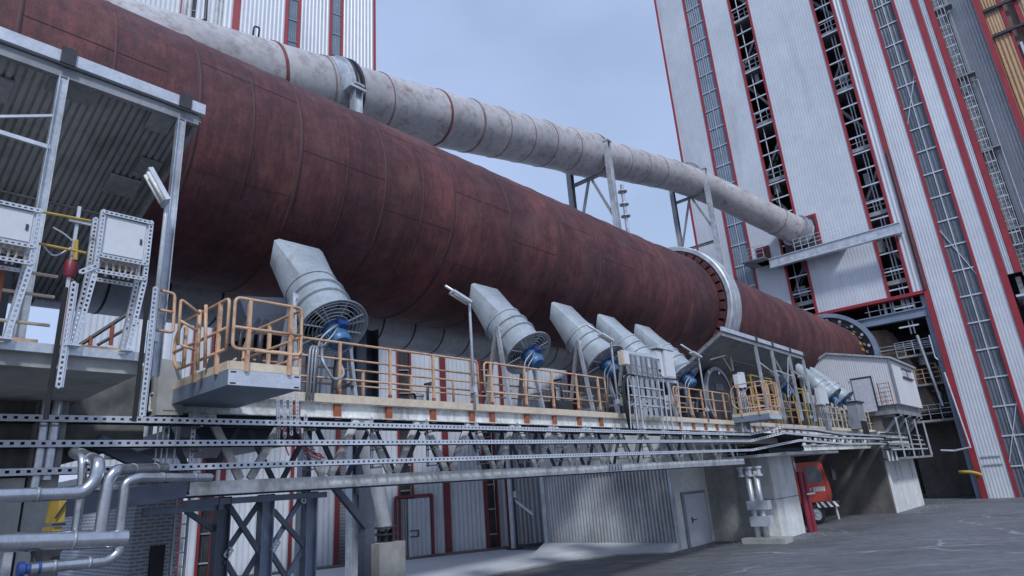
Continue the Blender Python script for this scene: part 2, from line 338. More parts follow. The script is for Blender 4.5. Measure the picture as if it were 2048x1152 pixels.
# ------------------------------------------------------------------ ground
m = MB(); xs = [-400, -60, -20, 0, 10, 20, 30, 40, 50, 56, 80, 400, 1500]
def gz(x): return 0. if x < 30 else max(-.26, -(x-30)*.01)
ys = [-900, -100, -30, 0, 8, 16, 30, 100, 900]
vs = [(x, y, gz(x)) for x in xs for y in ys]; n = len(ys)
m.add(vs, [(i*n+j, (i+1)*n+j, (i+1)*n+j+1, i*n+j+1) for i in range(len(xs)-1) for j in range(n-1)])
structure(m.build('ground', 'asph'))
pv = [oZ(*p, .004) for p in ((300, 1235), (900, 1175), (1000, 1146), (1100, 1128), (1235, 1110), (1338, 1105))]+[V((23.6, 30, .004)), V((4, 34, .004))]
m = MB(); m.add([(p.x, p.y, .006) for p in pv], [tuple(range(len(pv)))]); structure(m.build('pavement', 'pave'))
# concrete edge strip along the asphalt
m = MB()
for a, b in zip(pv[:5], pv[1:6]):
    d = (b-a).normalized(); sd_ = V((d.y, -d.x, 0)); m.hexa([a, b, b+sd_*.25, a+sd_*.25], [p+V((0, 0, .03)) for p in (a, b, b+sd_*.25, a+sd_*.25)])
structure(m.build('kerb_strip', 'conc'))

# ------------------------------------------------------------------ rotary kiln
KY, KR = 14.0, 2.74
def kz(x): return 10.41+.00873*x
KA = V((1, 0, .00873)).normalized(); K0 = V((0, KY, kz(0)))
kiln = T('rotary_kiln', 'huge rust-brown rotary kiln drum running the length of the yard', 'kiln', (20, KY, kz(20)))
x0, x1 = -14, 55.0
prof = []; x = x0
while x < x1: prof.append((x, KR)); x += 1.2
prof.append((x1, KR)); prof += [(x1, KR-.35)]
m = MB(); m.lathe(K0, KA, prof, 128); m.build('shell', 'rust', kiln, True, auto=40)
# plate joints: raised weld beads, thicker plate courses either side of the tyre
for x, h, wd in [(1.2, .02, .10), (4.1, .02, .09), (6.3, .025, .1), (8.6, .02, .08), (10.9, .025, .1), (13.2, .02, .08), (15.6, .02, .09), (18.0, .03, .12), (20.4, .02, .08), (22.8, .03, .1), (24.9, .03, .12), (32.5, .02, .1), (36, .02, .1), (40, .02, .1), (44, .02, .1), (48, .02, .1), (52, .03, .12)]:
    m = MB(); m.lathe(K0, KA, [(x-wd/2, KR-.005), (x-wd/4, KR+h), (x+wd/4, KR+h), (x+wd/2, KR-.005)], 128); m.build('weld_seam', 'rustd', kiln, True)
for x in (2.6, 5.2, 7.5, 9.8, 12.1, 14.4, 16.8, 19.2, 21.6, 23.9, 34.2, 38, 42, 46, 50):
    m = MB(); m.lathe(K0, KA, [(x-.035, KR-.005), (x-.015, KR+.01), (x+.015, KR+.01), (x+.035, KR-.005)], 128); m.build('weld_seam', 'rust', kiln, True)
for xa, xb in [(24.95, 27.4), (29.5, 31.6)]:
    m = MB(); m.lathe(K0, KA, [(xa, KR), (xa+.12, KR+.06), (xb-.12, KR+.06), (xb, KR)], 128); m.build('reinforcing_plate', 'rust', kiln, True, auto=20)
m = MB()
for an, xa in [(-8, 1.25), (28, 4.15), (-22, 4.15), (5, 6.35), (44, 6.35), (-30, 8.65), (20, 8.65), (-4, 10.95), (38, 10.95), (-34, 13.25), (14, 13.25), (-12, 15.65), (34, 15.65), (4, 18.05), (-38, 18.05), (24, 20.45), (-18, 20.45), (8, 32.6), (-20, 36.1), (30, 40.1)]:
    m.lathe(K0, KA, [(xa, KR-.003), (xa, KR+.008), (xa+2.2, KR+.008), (xa+2.2, KR-.003)], 1, a0=R(an), a1=R(an)+.007)
m.each('plate_joint', 'rustd', kiln)
# riding ring
ty = MB(); TX0, TX1 = 28.0, 29.15
ty.lathe(K0, KA, [(TX0, 3.06), (TX0, 3.24), (TX0+.05, 3.29), (TX0+.35, 3.29), (TX0+.37, 3.275), (TX0+.5, 3.275), (TX0+.52, 3.29), (TX1-.05, 3.29), (TX1, 3.24), (TX1, 3.06)], 128, closed=True)
t = ty.build('riding_ring', 'galv', kiln, True, auto=30)
m = MB()
for k in range(44):
    a = 2*math.pi*k/40; d = V((0, math.cos(a), math.sin(a))); s_ = V((0, -math.sin(a), math.cos(a)))
    for xx in (TX0-.2,):
        c = K0+KA*xx+d*2.9
        m.hexa([c-s_*.17-d*.14, c-s_*.17-d*.14+KA*.2, c+s_*.17-d*.14+KA*.2, c+s_*.17-d*.14], [c-s_*.17+d*.08, c-s_*.17+d*.08+KA*.2, c+s_*.17+d*.08+KA*.2, c+s_*.17+d*.08])
m.each('ring_chair', 'rust', kiln)
m = MB(); m.lathe(K0, KA, [(TX0+.04, 2.79), (TX0+.04, 3.055), (TX1-.04, 3.055), (TX1-.04, 2.79)], 128, closed=True); m.build('ring_filler', 'rustd', kiln, True, auto=30)

# inlet seal ring, bolted to the tower mouth
SX = 54.55
ring = T('seal_ring', 'blue-grey bolted seal ring around the far end of the kiln', 'ring', (SX, KY, kz(SX)))
m = MB(); m.lathe(K0, KA, [(SX, 3.34), (SX, 3.66), (SX+.5, 3.66), (SX+.5, 3.34)], 96, closed=True); m.build('rim', 'blue', ring, True, auto=30)
m = MB(); m.lathe(K0, KA, [(SX+.42, 2.6), (SX+.42, 3.36), (SX+.5, 3.36), (SX+.5, 2.6)], 96, closed=True); m.build('back_plate', 'dark', ring, True, auto=30)
for k in range(20):
    a = 2*math.pi*(k+.5)/20; d = V((0, math.cos(a), math.sin(a))); c = K0+KA*(SX+.1)+d*3.12
    m = MB(); m.tube([c, c+KA*.34], .12, 10); m.build('bolt_cup', 'galv', ring, True, auto=30)
m = MB()
for k in range(30):
    a = 2*math.pi*k/30; d = V((0, math.cos(a), math.sin(a))); s_ = V((0, -math.sin(a), math.cos(a)))
    c = K0+KA*(SX+.06)+d*2.88; m.bar(c-KA*.3, c+KA*.3, .2, .04, up=d)
m.each('leaf_spring', 'steel', ring)
m = MB()
for a in (2.0, 2.32, 2.5):
    d = V((0, math.cos(a+.6), math.sin(a+.6))); c = K0+KA*(SX-.7)+d*2.77; m.bar(c-KA*.3, c+KA*.25, .22, .05, up=d)
m.each('yellow_plate', 'yellow', ring)

# ------------------------------------------------------------------ preheater tower
XT = 55.9; KS = XT/51.; ZB = 14.97; ZT = 78.
def ty_(px, py): return oX(px, py, XT).y
tower = T('preheater_tower', 'tall white preheater tower with red trims and open stair slots, kiln entering it', 'tower', (XT, 14, 0))
Yl = ty_(1338, 165); w1a, w1b = ty_(1404, 200), ty_(1440, 200); s1a, s1b = ty_(1498, 195), ty_(1537, 195)
s2a, s2b = ty_(1649, 104), ty_(1690, 104); cr = ty_(1744, 200); crb = ty_(1754, 200)
Yk = 13.6*KS
def wall(tw, ya, yb, z0, z1, pitch=.25, dep=.008, m_='white', name='cladding_panel', x=None):
    x = XT if x is None else x
    b = MB(); b.corr((x, ya, z0), (0, yb-ya, 0), (0, 0, z1-z0), pitch, dep, .12, nrm=(-1, 0, 0)); return b.build(name, m_, tw)
def trim(tw, y, z0, z1, wd=.3, m_='red', x=None, pr=.08):
    x = XT if x is None else x
    b = MB(); b.box(x-pr, x+.1, y-wd/2, y+wd/2, z0, z1); return b.build('red_trim', m_, tw)
wall(tower, Yl, w1a, 2, ZT); wall(tower, w1b, s1a, ZB-3, ZT); wall(tower, s1b, s2a, ZB, ZT, name='cladding_panel')
wall(tower, s2b, cr+.15, ZB, ZT, .27, .045)
for y, z0 in ((Yl, 2), (w1a, 2), (w1b, 2), (s1a, ZB-3), (s1b, ZB), (s2a, ZB), (s2b, ZB)): trim(tower, y, z0, ZT, .2)
b = MB(); b.box(XT-.2, XT+.5, cr+.2, s1b+.2, ZB-.25, ZB-.002); b.build('red_trim', 'red', tower)
def window(tw, ya, yb, z0, z1, step, m_='glass', bm='galv', x=None, brace=False):
    x = XT if x is None else x
    g = MB(); g.corr((x+.12, ya, z0), (0, yb-ya, 0), (0, 0, z1-z0), .22, .03, .04, nrm=(-1, 0, 0)); o = g.build('window', m_, tw)
    f = MB(); z = z0+step
    while z < z1: f.box(x+.02, x+.08, min(ya, yb)+.01, max(ya, yb)-.01, z-.05, z+.05); z += step
    ym = (ya+yb)/2; f.box(x+.035, x+.07, ym-.035, ym+.035, z0, z1)
    f.build('window_bars', bm, o)
    if brace:
        f = MB(); z = z0+step; i = 0
        while z+step*3 < z1:
            if i % 2 == 0:
                a, c = (ya, yb) if i % 4 == 0 else (yb, ya)
                f.bar((x+.055, a, z), (x+.055, c, z+step*2.2), .05, .09, up=(1, 0, 0))
            z += step*3.3; i += 1
        f.each('wind_brace', bm, o)
window(tower, w1a, w1b, 2, ZT, 2.1, 'glassb', brace=False)
# open stair slots: purlins, floors, rails and stairs behind
b = MB()
for ya, yb in ((s1a, s1b), (s2a, s2b)):
    z = ZB-2.5; i = 0
    while z < ZT:
        b.box(XT-.02, XT+.1, yb+.1, ya-.1, z-.055, z+.055); z += 1.52; i += 1
b.each('purlin', 'galvb', tower)
b = MB()
for z in range(16, 78, 6): b.box(XT+.35, XT+5, cr+.2, s1a+.4, z, z+.35)
b.each('floor_slab', 'steel', tower)
for z in range(16, 78, 6):
    for ya, yb in ((s1a, s1b), (s2a, s2b)):
        b = MB()
        for h in (.5, 1.05): b.box(XT+.5, XT+.55, yb, ya, z+.35+h, z+.4+h)
        for k in range(4): y = yb+(ya-yb)*k/3; b.box(XT+.5, XT+.55, y-.025, y+.025, z+.35, z+1.4)
        b.build('floor_rail', 'galv', tower)
for i, z in enumerate(range(16, 78, 6)):
    for ya, yb, fl in ((s1a, s1b, 0), (s2a, s2b, 1)):
        s_ = 1 if (i+fl) % 2 else -1; b = MB()
        for q in (0, .8):
            b.bar((XT+1.2+q, (ya+yb)/2-s_*1.6, z+.3), (XT+1.2+q, (ya+yb)/2+s_*1.6, z+6), .06, .22)
        for k in range(12):
            f_ = k/12; b.box(XT+1.2, XT+2., (ya+yb)/2-s_*1.6+s_*3.2*f_-.12, (ya+yb)/2-s_*1.6+s_*3.2*f_+.12, z+.3+5.7*f_, z+.34+5.7*f_)
        b.build('stair_flight', 'steel', tower)
b = MB()
for ya, yb, dy in ((s1a, s1b, .45), (s2a, s2b, .7), (s2a, s2b, .95)): b.tube([(XT+.8, ya-dy, ZB-3), (XT+.8, ya-dy, ZT)], .055, 8)
b.each('riser_pipe', 'galvb', tower)
b = MB(); rr = random.Random(3)
for z in range(17, 76, 2):
    for ya, yb in ((s1a, s1b), (s2a, s2b)):
        if rr.random() < .35: y = yb+.3+rr.random()*.8; h = .4+rr.random()*1.2; b.box(XT+.9, XT+1.6, y, y+.2+rr.random()*.5, z, z+h)
b.each('equipment_box', 'steel', tower)
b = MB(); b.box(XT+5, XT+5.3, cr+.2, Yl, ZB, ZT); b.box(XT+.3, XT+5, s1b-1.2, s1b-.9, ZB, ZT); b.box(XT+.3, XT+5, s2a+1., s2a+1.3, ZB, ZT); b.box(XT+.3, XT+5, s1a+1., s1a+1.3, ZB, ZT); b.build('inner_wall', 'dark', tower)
b = MB(); b.box(XT+.4, XT+18, Yl-.15, Yl, 0, ZT); b.box(XT+17.8, XT+18, cr, Yl-.2, ZB, ZT); b.box(XT+.2, XT+18, cr-.05, Yl, ZT, ZT+.3); b.build('rear_wall', 'white', tower)
# portal under the tower
b = MB(); cL, cR = 6.38*KS, 5.39*KS
b.ibeam((XT+.7, (cL+cR)/2+.05, -.4), (XT+.7, (cL+cR)/2+.05, ZB-.26), .9, 1.0, .06, up=(1, 0, 0)); b.build('portal_column', 'blue', tower)
zb = (12.74-2.8)*KS+2.8
b = MB(); b.box(XT+.15, XT+.5, cL-.2, 22, zb-.62, zb-.04); b.box(XT+.0, XT+.6, cL-.2, 22, zb-.04, zb+.05); b.box(XT+.0, XT+.6, cL-.2, 22, zb-.67, zb-.62); b.build('portal_beam', 'blue', tower)
b = MB(); b.box(XT+.6, XT+11, cR, 22, zb-.05, zb+.04); b.box(XT+.3, XT+11, cR, 22, ZB-.2, ZB-.02); b.build('portal_floor', 'dark', tower)
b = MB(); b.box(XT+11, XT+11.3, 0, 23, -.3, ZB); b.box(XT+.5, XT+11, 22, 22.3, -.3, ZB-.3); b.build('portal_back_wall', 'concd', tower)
b = MB()
for y, r_ in ((9.6, .14), (9.0, .1), (8.2, .1), (7.9, .1), (7.6, .1)): b.tube([(XT+1.0, y, zb), (XT+1.0, y, ZB)], r_, 10)
b.each('pipe_stub', 'galvb', tower, True, 40)
b = MB()
for y in (7.5, 8.3, 9.1, 9.9, 10.7): b.box(XT+.5, XT+.55, y-.03, y+.03, zb+.05, zb+1.1)
b.box(XT+.5, XT+.55, 7, 11, zb+.55, zb+.6); b.box(XT+.5, XT+.55, 7, 11, zb+1.05, zb+1.1); b.build('portal_rail', 'galv', tower)

# kit inside the portal
cham = T('inlet_chamber', 'dusty brown kiln inlet chamber sloping down inside the tower mouth', 'chamber', (58, 12, 8))
b = MB(); b.hexa([(55.2, 11.2, 8), (58.6, 8.6, 8.2), (61, 8.6, 8.2), (61, 17, 8)], [(55.3, 11.2, 12.6), (58.6, 10.2, 13), (61, 10.2, 13), (61, 17, 12.9)]); b.build('hopper', 'brown', cham)
b = MB(); b.hexa([(57.6, 7.9, 6), (59.4, 7.9, 6), (59.4, 9.2, 6), (57.6, 9.2, 6)], [(57.2, 9.2, 11.4), (59.2, 9.2, 11.4), (59.2, 10.8, 11.4), (57.2, 10.8, 11.4)]); b.build('chute', 'brown', cham)
for i, (z, y0, y1) in enumerate(((10.4, 6.6, 9.6), (8.1, 6.6, 9.3), (5.4, 6.2, 10))):
    pf = T('service_platform', ['upper grey service platform with railing inside the tower mouth', 'middle service platform with railing inside the tower mouth', 'lowest dark service platform behind the white kiln cabin'][i], 'platform', (57, 8, z), 'service platforms inside the tower mouth')
    b = MB(); b.box(56.9, 60, y0, y1, z-.15, z); b.build('deck', 'conc' if i == 2 else 'steel', pf)
    b = MB()
    for k in range(6): y = y0+(y1-y0)*k/5; b.box(56.9, 56.95, y-.025, y+.025, z, z+1.1)
    for h in (.4, .75, 1.08): b.box(56.91, 56.94, y0, y1, z+h, z+h+.045)
    b.build('railing', 'rail' if i == 1 else 'galv', pf)
b = MB(); b.box(59.5, 60.4, 6.4, 10.5, -.3, 5.2); tag(b.build('dark_wall_slab', 'concd'), 'dark concrete wall below the tower mouth beside the blue column', 'wall')
b = MB()
b.tube([(56.7, 7.9, 11.8), (56.7, 7.5, 6.3)], .11, 10); tag(b.build('slanted_pipe', 'galv'), 'thick pale pipe slanting down inside the tower mouth', 'pipe')
b = MB(); b.tube([(55.75, 7.02, 11.5), (55.75, 7.02, 9.8), (55.75, 6.9, 9.6)], .05, 8); b.tube([(55.6, 6.7, 8.6), (55.5, 6.4, 3.2), (55.5, 7.4, 3.05), (55.5, 8.2, 3.15)], .07, 8); tag(b.build('conduit', 'galvb'), 'pale conduit running down beside the blue portal column', 'conduit')
b = MB()
for z in (11.3, 11.0): b.tube([(57, 6.8, z), (57, 11, z+.06)], .05, 6)
tag(b.build('service_pipes', 'galv'), 'pair of thin pipes running under the portal beam', 'pipes')
for i, (y, z, r_, h) in enumerate(((8.1, 9.6, .35, .9), (7.4, 7.5, .3, 1.6), (7.6, 5.6, .34, 1.4))):
    mm = T('valve_unit', ['grey valve drum on the upper platform in the tower mouth', 'dark upright valve drum under the slanted pipe', 'lowest dark valve drum inside the tower mouth'][i], 'valve', (57.8, y, z), 'valve drums inside the tower mouth')
    b = MB(); b.lathe((57.8, y, z), (0, 0, 1), [(0, 0), (0, r_), (h*.3, r_*1.0), (h*.32, r_*1.15), (h*.4, r_*1.15), (h*.42, r_), (h, r_*.9), (h, 0)], 20); b.build('body', 'dull' if i == 0 else 'dark', mm, True, auto=30)
    b = MB(); b.tube([(57.8, y, z+h), (57.8, y, z+h+.5), (57.8, y+.5, z+h+.6)], .08, 8); b.build('pipe', 'galv', mm, True)

# ------------------------------------------------------------------ stair tower on the right
st = T('lift_tower', 'white corrugated tower with glazed strip and caged ladder at the right edge', 'tower', (XT, 2, 0))
g2a, g2b = ty_(1798, 200), ty_(1847, 200); d1, d2, d3, d4 = (ty_(x, 0) for x in (1821, 1834, 1848, 1861)); r3 = ty_(1950, 0)
wall(st, cr-.2, g2a, -.26, ZT, .2, .014); wall(st, g2b, d1, -.26, ZT, .2, .01)
trim(st, cr, -.26, ZT, .34, pr=.12)
for y in (g2a, g2b): trim(st, y, -.26, ZT, .2)
window(st, g2a, g2b, -.26, ZT, 2.02, 'glass', 'galvb', brace=True)
zc = 14.8
trim(st, (d1+d2)/2, -.26, ZT, abs(d2-d1)); trim(st, (d3+d4)/2, zc, ZT, abs(d4-d3))
wall(st, d2-.01, d3+.01, zc, ZT, .14, .05)
b = MB(); b.corr((XT+1.6, d4, zc), (0, -.75, 0), (0, 0, ZT-zc), .3, .05, .12, nrm=(-1, 0, 0)); b.build('recess_panel', 'greenw', st)
b = MB(); b.corr((XT+1.2, d4-.75, zc-2), (0, r3-d4+.75, 0), (0, 0, ZT-zc+2), .2, .03, .12, nrm=(-1, 0, 0)); b.build('recess_panel', 'sheet', st)
trim(st, r3, 0, ZT, .36)
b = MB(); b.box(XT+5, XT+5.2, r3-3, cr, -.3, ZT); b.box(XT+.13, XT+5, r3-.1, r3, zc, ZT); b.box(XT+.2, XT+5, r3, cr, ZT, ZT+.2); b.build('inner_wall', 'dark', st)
b = MB()
for z in (2, 4.3, 6.6, 8.9, 11.2, 13.2): b.box(XT+.2, XT+4, r3, d2-.1, z-.08, z+.08)
b.each('floor_edge', 'galvb', st)
b = MB()
for y in (d2-.5, d2-1.3): b.box(XT+1.5, XT+1.8, y-.15, y+.15, 0, zc)
b.each('inner_column', 'steel', st)
b = MB(); y = (cr+g2a)/2
b.box(XT-.12, XT-.06, g2a+.25, cr-.45, 2.5, 2.58); b.box(XT-.12, XT-.06, g2a+.25, cr-.45, 1.95, 2.03); b.build('access_hatch', 'galvb', st)
yl = ty_(1938, 200); lad = T('caged_ladder', 'grey caged ladder climbing the recess of the right-hand tower', 'ladder', (XT+1, yl, 12))
b = MB()
for dy in (-.24, .24): b.box(XT+.92, XT+.98, yl+dy-.03, yl+dy+.03, zc, ZT)
b.build('stiles', 'steel', lad)
b = MB(); z = zc
while z < 46: b.box(XT+.93, XT+.97, yl-.24, yl+.24, z, z+.05); z += .36
b.each('rung', 'galv', lad)
b = MB(); z = zc+2
while z < 46:
    b.box(XT+.25, XT+.3, yl-.4, yl+.4, z, z+.09); b.box(XT+.25, XT+.95, yl-.42, yl-.38, z, z+.09); b.box(XT+.25, XT+.95, yl+.38, yl+.42, z, z+.09); z += .95
for dy in (-.36, -.12, .12, .36): b.box(XT+.22, XT+.25, yl+dy-.02, yl+dy+.02, zc+2, 46)
b.build('cage', 'galv', lad)
b = MB()
for z in (18, 24.5, 31, 37.5): b.box(XT+.2, XT+1, yl-.9, yl+1.1, z, z+.12); b.bar((XT+.9, yl+1., z-.9), (XT+.3, yl+.4, z), .06)
b.each('rest_bracket', 'steel', lad)
b = MB(); b.tube([(XT+.9, yl-.9, zc), (XT+.9, yl-.9, 30.6), (XT+.9, yl-.5, 30.7)], .05, 8); tag(b.build('cable_conduit', 'galvb'), 'white conduit running up beside the caged ladder', 'conduit')
b = MB(); b.tube([(XT+1.4, d4-.65, zc), (XT+1.4, d4-.65, 27)], .04, 6); tag(b.build('drain_pipe', 'dark'), 'thin dark pipe on the green-grey wall beside the ladder', 'pipe')
b = MB(); yy = ty_(1785, 345); b.tube([(XT-.16, yy, ZB), (XT-.16, yy, oX(1762, 310, XT).z)], .09, 8); tag(b.build('drain_pipe', 'dark'), 'black downpipe on the narrow corrugated panel beside the red corner', 'pipe')

# ochre annex at the top right
ann = T('ochre_annex', 'ochre corrugated annex with red frame at the top right corner', 'annex', (54, -3, 20))
XA = XT+.4
A = lambda px, py: oX(px, py, XA)
za, zb2, zc2 = A(2005, 20).z, A(2005, 52).z, A(1990, 78).z
yr = r3-.2
def ay(px, py): return A(px, py).y
b = MB(); b.corr((XA, yr, 4), (0, ay(2022, 72)-yr, 0), (0, 0, zc2-4), .24, .08, .1, nrm=(-1, 0, 0)); b.build('ochre_panel', 'tan', ann)
b = MB(); b.corr((XA, yr, zc2+.25), (0, ay(2001, 28)-yr, 0), (0, 0, zb2+1.2-zc2), .2, .03, .1, nrm=(-1, 0, 0)); b.corr((XA, yr, zb2+1.9), (0, ay(2001, 28)-yr, 0), (0, 0, 14), .2, .05, .1, nrm=(-1, 0, 0)); b.build('ochre_panel', 'tan', ann)
b = MB(); y1, y2 = ay(2001, 28)-.25, ay(2040, 40)
b.box(XA+.25, XA+.35, y2, y1, 4, 60); b.build('brown_window', 'brown', ann)
b = MB()
for y in (y1+.1, y2-.1): b.box(XA-.05, XA+.24, y-.12, y+.12, 4, 60)
b.box(XA-.1, XA+.02, yr-.01, yr+.18, 4, 60); b.each('red_frame', 'red', ann)
b = MB()
for z in (zc2+.05, zb2+1.6, zb2+5.5): b.box(XA-.3, XA-.11, y2-.6, yr-.05, z, z+.22)
b.each('dark_ledge', 'dark', ann)
b = MB(); b.box(XA+.12, XA+.2, y2+.3, y1-.2, zb2+2.5, zb2+4.2); b.box(XA+.12, XA+.2, y2+.3, y1-.2, zc2-2.6, zc2-1.0); b.each('pale_shutter', 'white', ann)
b = MB(); b.corr((XA, y2-.25, 4), (0, -1.0, 0), (0, 0, 56), .3, .06, .1, nrm=(-1, 0, 0)); b.build('ochre_panel', 'tan', ann)

# ------------------------------------------------------------------ generic striped facade
def facade(tw, p0, u, items, ypx, z0, z1, bars=2.0, pitch=.25, wm='white', gm='glass', rm='red'):
    u = V(u).normalized(); n = V((-u.y, u.x, 0))
    if n.dot(EYEP-p0) < 0: n = -n
    for xa, xb, kind in items:
        a = (oP(xa, ypx, p0, n)-p0).dot(u); c = (oP(xb, ypx, p0, n)-p0).dot(u); q = p0+u*a; L = u*(c-a); H = V((0, 0, z1-z0)); q = V((q.x, q.y, z0))
        if kind in ('white', 'sheet', 'sheetd'):
            b = MB(); b.corr(q, L, H, pitch, .035, .1, nrm=n); b.build('cladding_panel', wm if kind == 'white' else kind, tw)
        elif kind == 'red':
            b = MB(); b.hexa([q+n*.12, q+L+n*.12, q+L-n*.1, q-n*.1], [p+H for p in (q+n*.12, q+L+n*.12, q+L-n*.1, q-n*.1)]); b.build('red_trim', rm, tw)
        elif kind in ('win', 'dark'):
            b = MB(); b.corr(q-n*.12, L, H, .16, .03, .05, nrm=n); o = b.build('window', gm if kind == 'win' else 'dark', tw)
            f = MB(); z = bars*.6
            while z < z1-z0: f.bar(q+V((0, 0, z))-n*.05, q+L+V((0, 0, z))-n*.05, .05, .06); z += bars
            f.build('window_bars', 'dull', o)
        elif kind == 'brick':
            b = MB(); b.hexa([q-n*.15, q+L-n*.15, q+L-n*.35, q-n*.35], [p+H for p in (q-n*.15, q+L-n*.15, q+L-n*.35, q-n*.35)]); b.build('block_panel', 'blockb', tw)
    return u, n
# tall white building behind the duct
d_ = ray(748, 137); pB = EYEP+d_*(62/FPX)
bk = T('silo_building', 'tall white ribbed building with red-edged blue windows behind the pale duct', 'building', (pB.x, pB.y, 0))
uB, nB = facade(bk, pB, (math.cos(R(-15)), math.sin(R(-15)), 0), [(250, 361, 'white'), (361, 364, 'red'), (366, 385, 'sheetd'), (385, 393, 'dark'), (394, 431, 'white'), (431, 447, 'sheetd'), (448, 467, 'white'), (467, 481, 'red'), (481, 571, 'white'), (571, 577.5, 'red'), (577.5, 596, 'win'), (596, 602, 'red'), (602, 659.5, 'white'), (659.5, 664.5, 'red'), (664.5, 682, 'win'), (682, 686.5, 'red'), (686.5, 746.5, 'white'), (746.5, 750.5, 'red')], 12, 6, 75, 2.4, .36, gm='glassb')
pr_ = oP(748, 12, pB, nB); pl_ = oP(250, 12, pB, nB)
b = MB(); q = V((pr_.x, pr_.y, 6)); b.hexa([q-nB*.2, q-nB*16, q-nB*16-uB*.3, q-nB*.2-uB*.3], [p+V((0, 0, 69)) for p in (q-nB*.2, q-nB*16, q-nB*16-uB*.3, q-nB*.2-uB*.3)]); b.build('side_wall', 'white', bk)
q2 = V((pl_.x, pl_.y, 75)); b = MB(); b.hexa([V((q.x, q.y, 75)), q2, q2-nB*16, V((q.x, q.y, 75))-nB*16], [p+V((0, 0, .3)) for p in (V((q.x, q.y, 75)), q2, q2-nB*16, V((q.x, q.y, 75))-nB*16)]); b.build('roof', 'sheet', bk)
b = MB(); q0 = oP(410, 40, pB, nB)+nB*.15; qa = oP(412, 0, pB, nB)+nB*.15; b.tube([V((qa.x, qa.y, 75)), qa, q0, oP(400, 46, pB, nB)+nB*.15, oP(392, 60, pB, nB)+nB*.15], .12, 8); b.build('cable', 'dark', bk)

# low hall behind the walkway
pH = V((15.8, 26.5, 0)); uH = (V((24.9, 21.8, 0))-pH).normalized()
hall = T('process_hall', 'long white ribbed hall with dark red strips behind the walkway', 'hall', (20, 25, 0))
ZH = 11.5
uu, nH = facade(hall, pH, uH, [(300, 357, 'white'), (357, 364, 'red'), (372, 397, 'white'), (397, 403, 'red'), (403, 423, 'dark'), (423, 426, 'red'), (426, 436, 'white'), (436, 446, 'red'), (446, 578, 'white'), (578, 585, 'red'), (585, 669, 'white'), (669, 678, 'red'), (678, 706, 'brick'), (706, 709, 'red'), (709, 742, 'sheetd'), (742, 797, 'white'), (797, 801, 'red'), (801, 824, 'dark'), (824, 828, 'red'), (828, 889, 'white'), (889, 901, 'red'), (901, 970, 'white'), (970, 976, 'red'), (976, 993, 'dark'), (993, 997, 'red'), (997, 1015, 'white'), (1015, 1021, 'red'), (1021, 1062, 'sheet'), (1062, 1100, 'white'), (1100, 1162, 'white'), (1162, 1178, 'red'), (1178, 1250, 'sheet')], 1030, 0, ZH, 1.15, .23, rm='hallred')
def H_(px, py, off=0.): return oP(px, py, pH+nH*off, nH)
a_, c_ = H_(300, 1030), H_(1250, 1030)
b = MB(); q, q2 = V((a_.x, a_.y, ZH)), V((c_.x, c_.y, ZH)); b.hexa([q+nH*.15, q2+nH*.15, q2-nH*14, q-nH*14], [p+V((0, 0, .25)) for p in (q+nH*.15, q2+nH*.15, q2-nH*14, q-nH*14)]); b.build('roof', 'sheet', hall)
q = V((c_.x, c_.y, 0)); b = MB(); b.hexa([q-nH*.2, q-nH*14, q-nH*14-uH*.2, q-nH*.2-uH*.2], [p+V((0, 0, ZH)) for p in (q-nH*.2, q-nH*14, q-nH*14-uH*.2, q-nH*.2-uH*.2)]); b.build('side_wall', 'white', hall)
b = MB(); p0, p1 = V((a_.x, a_.y, 0)), V((c_.x, c_.y, 0)); b.hexa([p0+nH*.1, p1+nH*.1, p1+nH*.5, p0+nH*.5], [p+V((0, 0, .1)) for p in (p0+nH*.1, p1+nH*.1, p1+nH*.5, p0+nH*.5)]); b.build('plinth', 'concd', hall)
# double door, one leaf ajar
ba, bb = H_(791, 1105), H_(866, 1105); zt = 2.62
L = bb-ba; L.z = 0; ba.z = 0.1; dl = L.length; du = L.normalized()
df = MB()
for t in (0, dl): df.bar(ba+du*t+nH*.1, ba+du*t+nH*.1+V((0, 0, zt)), .12, .16, up=nH)
df.bar(ba+nH*.1+V((0, 0, zt)), ba+du*dl+nH*.1+V((0, 0, zt)), .16, .12); dfo = df.build('door_frame', 'redd', hall)
b = MB(); b.corr(ba+du*.1+nH*.06, du*(dl*.4), V((0, 0, zt-.1)), .12, .02, .04, nrm=nH); b.build('door', 'dull', hall)
b = MB(); s0 = ba+du*(dl*.32)+nH*.32; s1 = ba+du*(dl-.1)+nH*.12; b.corr(s0, s1-s0, V((0, 0, zt-.12)), .21, .03, .05, nrm=nH); o = b.build('door', 'white', hall)
b = MB(); b.bar(s0+nH*.06+V((0, 0, 1.1))+du*.05, s0+nH*.06+V((0, 0, 1.1))+du*.45, .04, .05); b.bar(s0+nH*.06+V((0, 0, .85))+du*.05, s0+nH*.06+V((0, 0, .85))+du*.45, .04, .05); b.bar(s0+nH*.06+V((0, 0, .85))+du*.45, s0+nH*.06+V((0, 0, 1.1))+du*.45, .04, .05); b.build('handle', 'dark', o)
b = MB(); qa, qb = H_(676, 1060), H_(742, 1060); b.bar(V((qa.x, qa.y, 3.05))+nH*.08, V((qb.x, qb.y, 2.6))+nH*.08, .1, .14); b.build('door_rail', 'redd', hall)
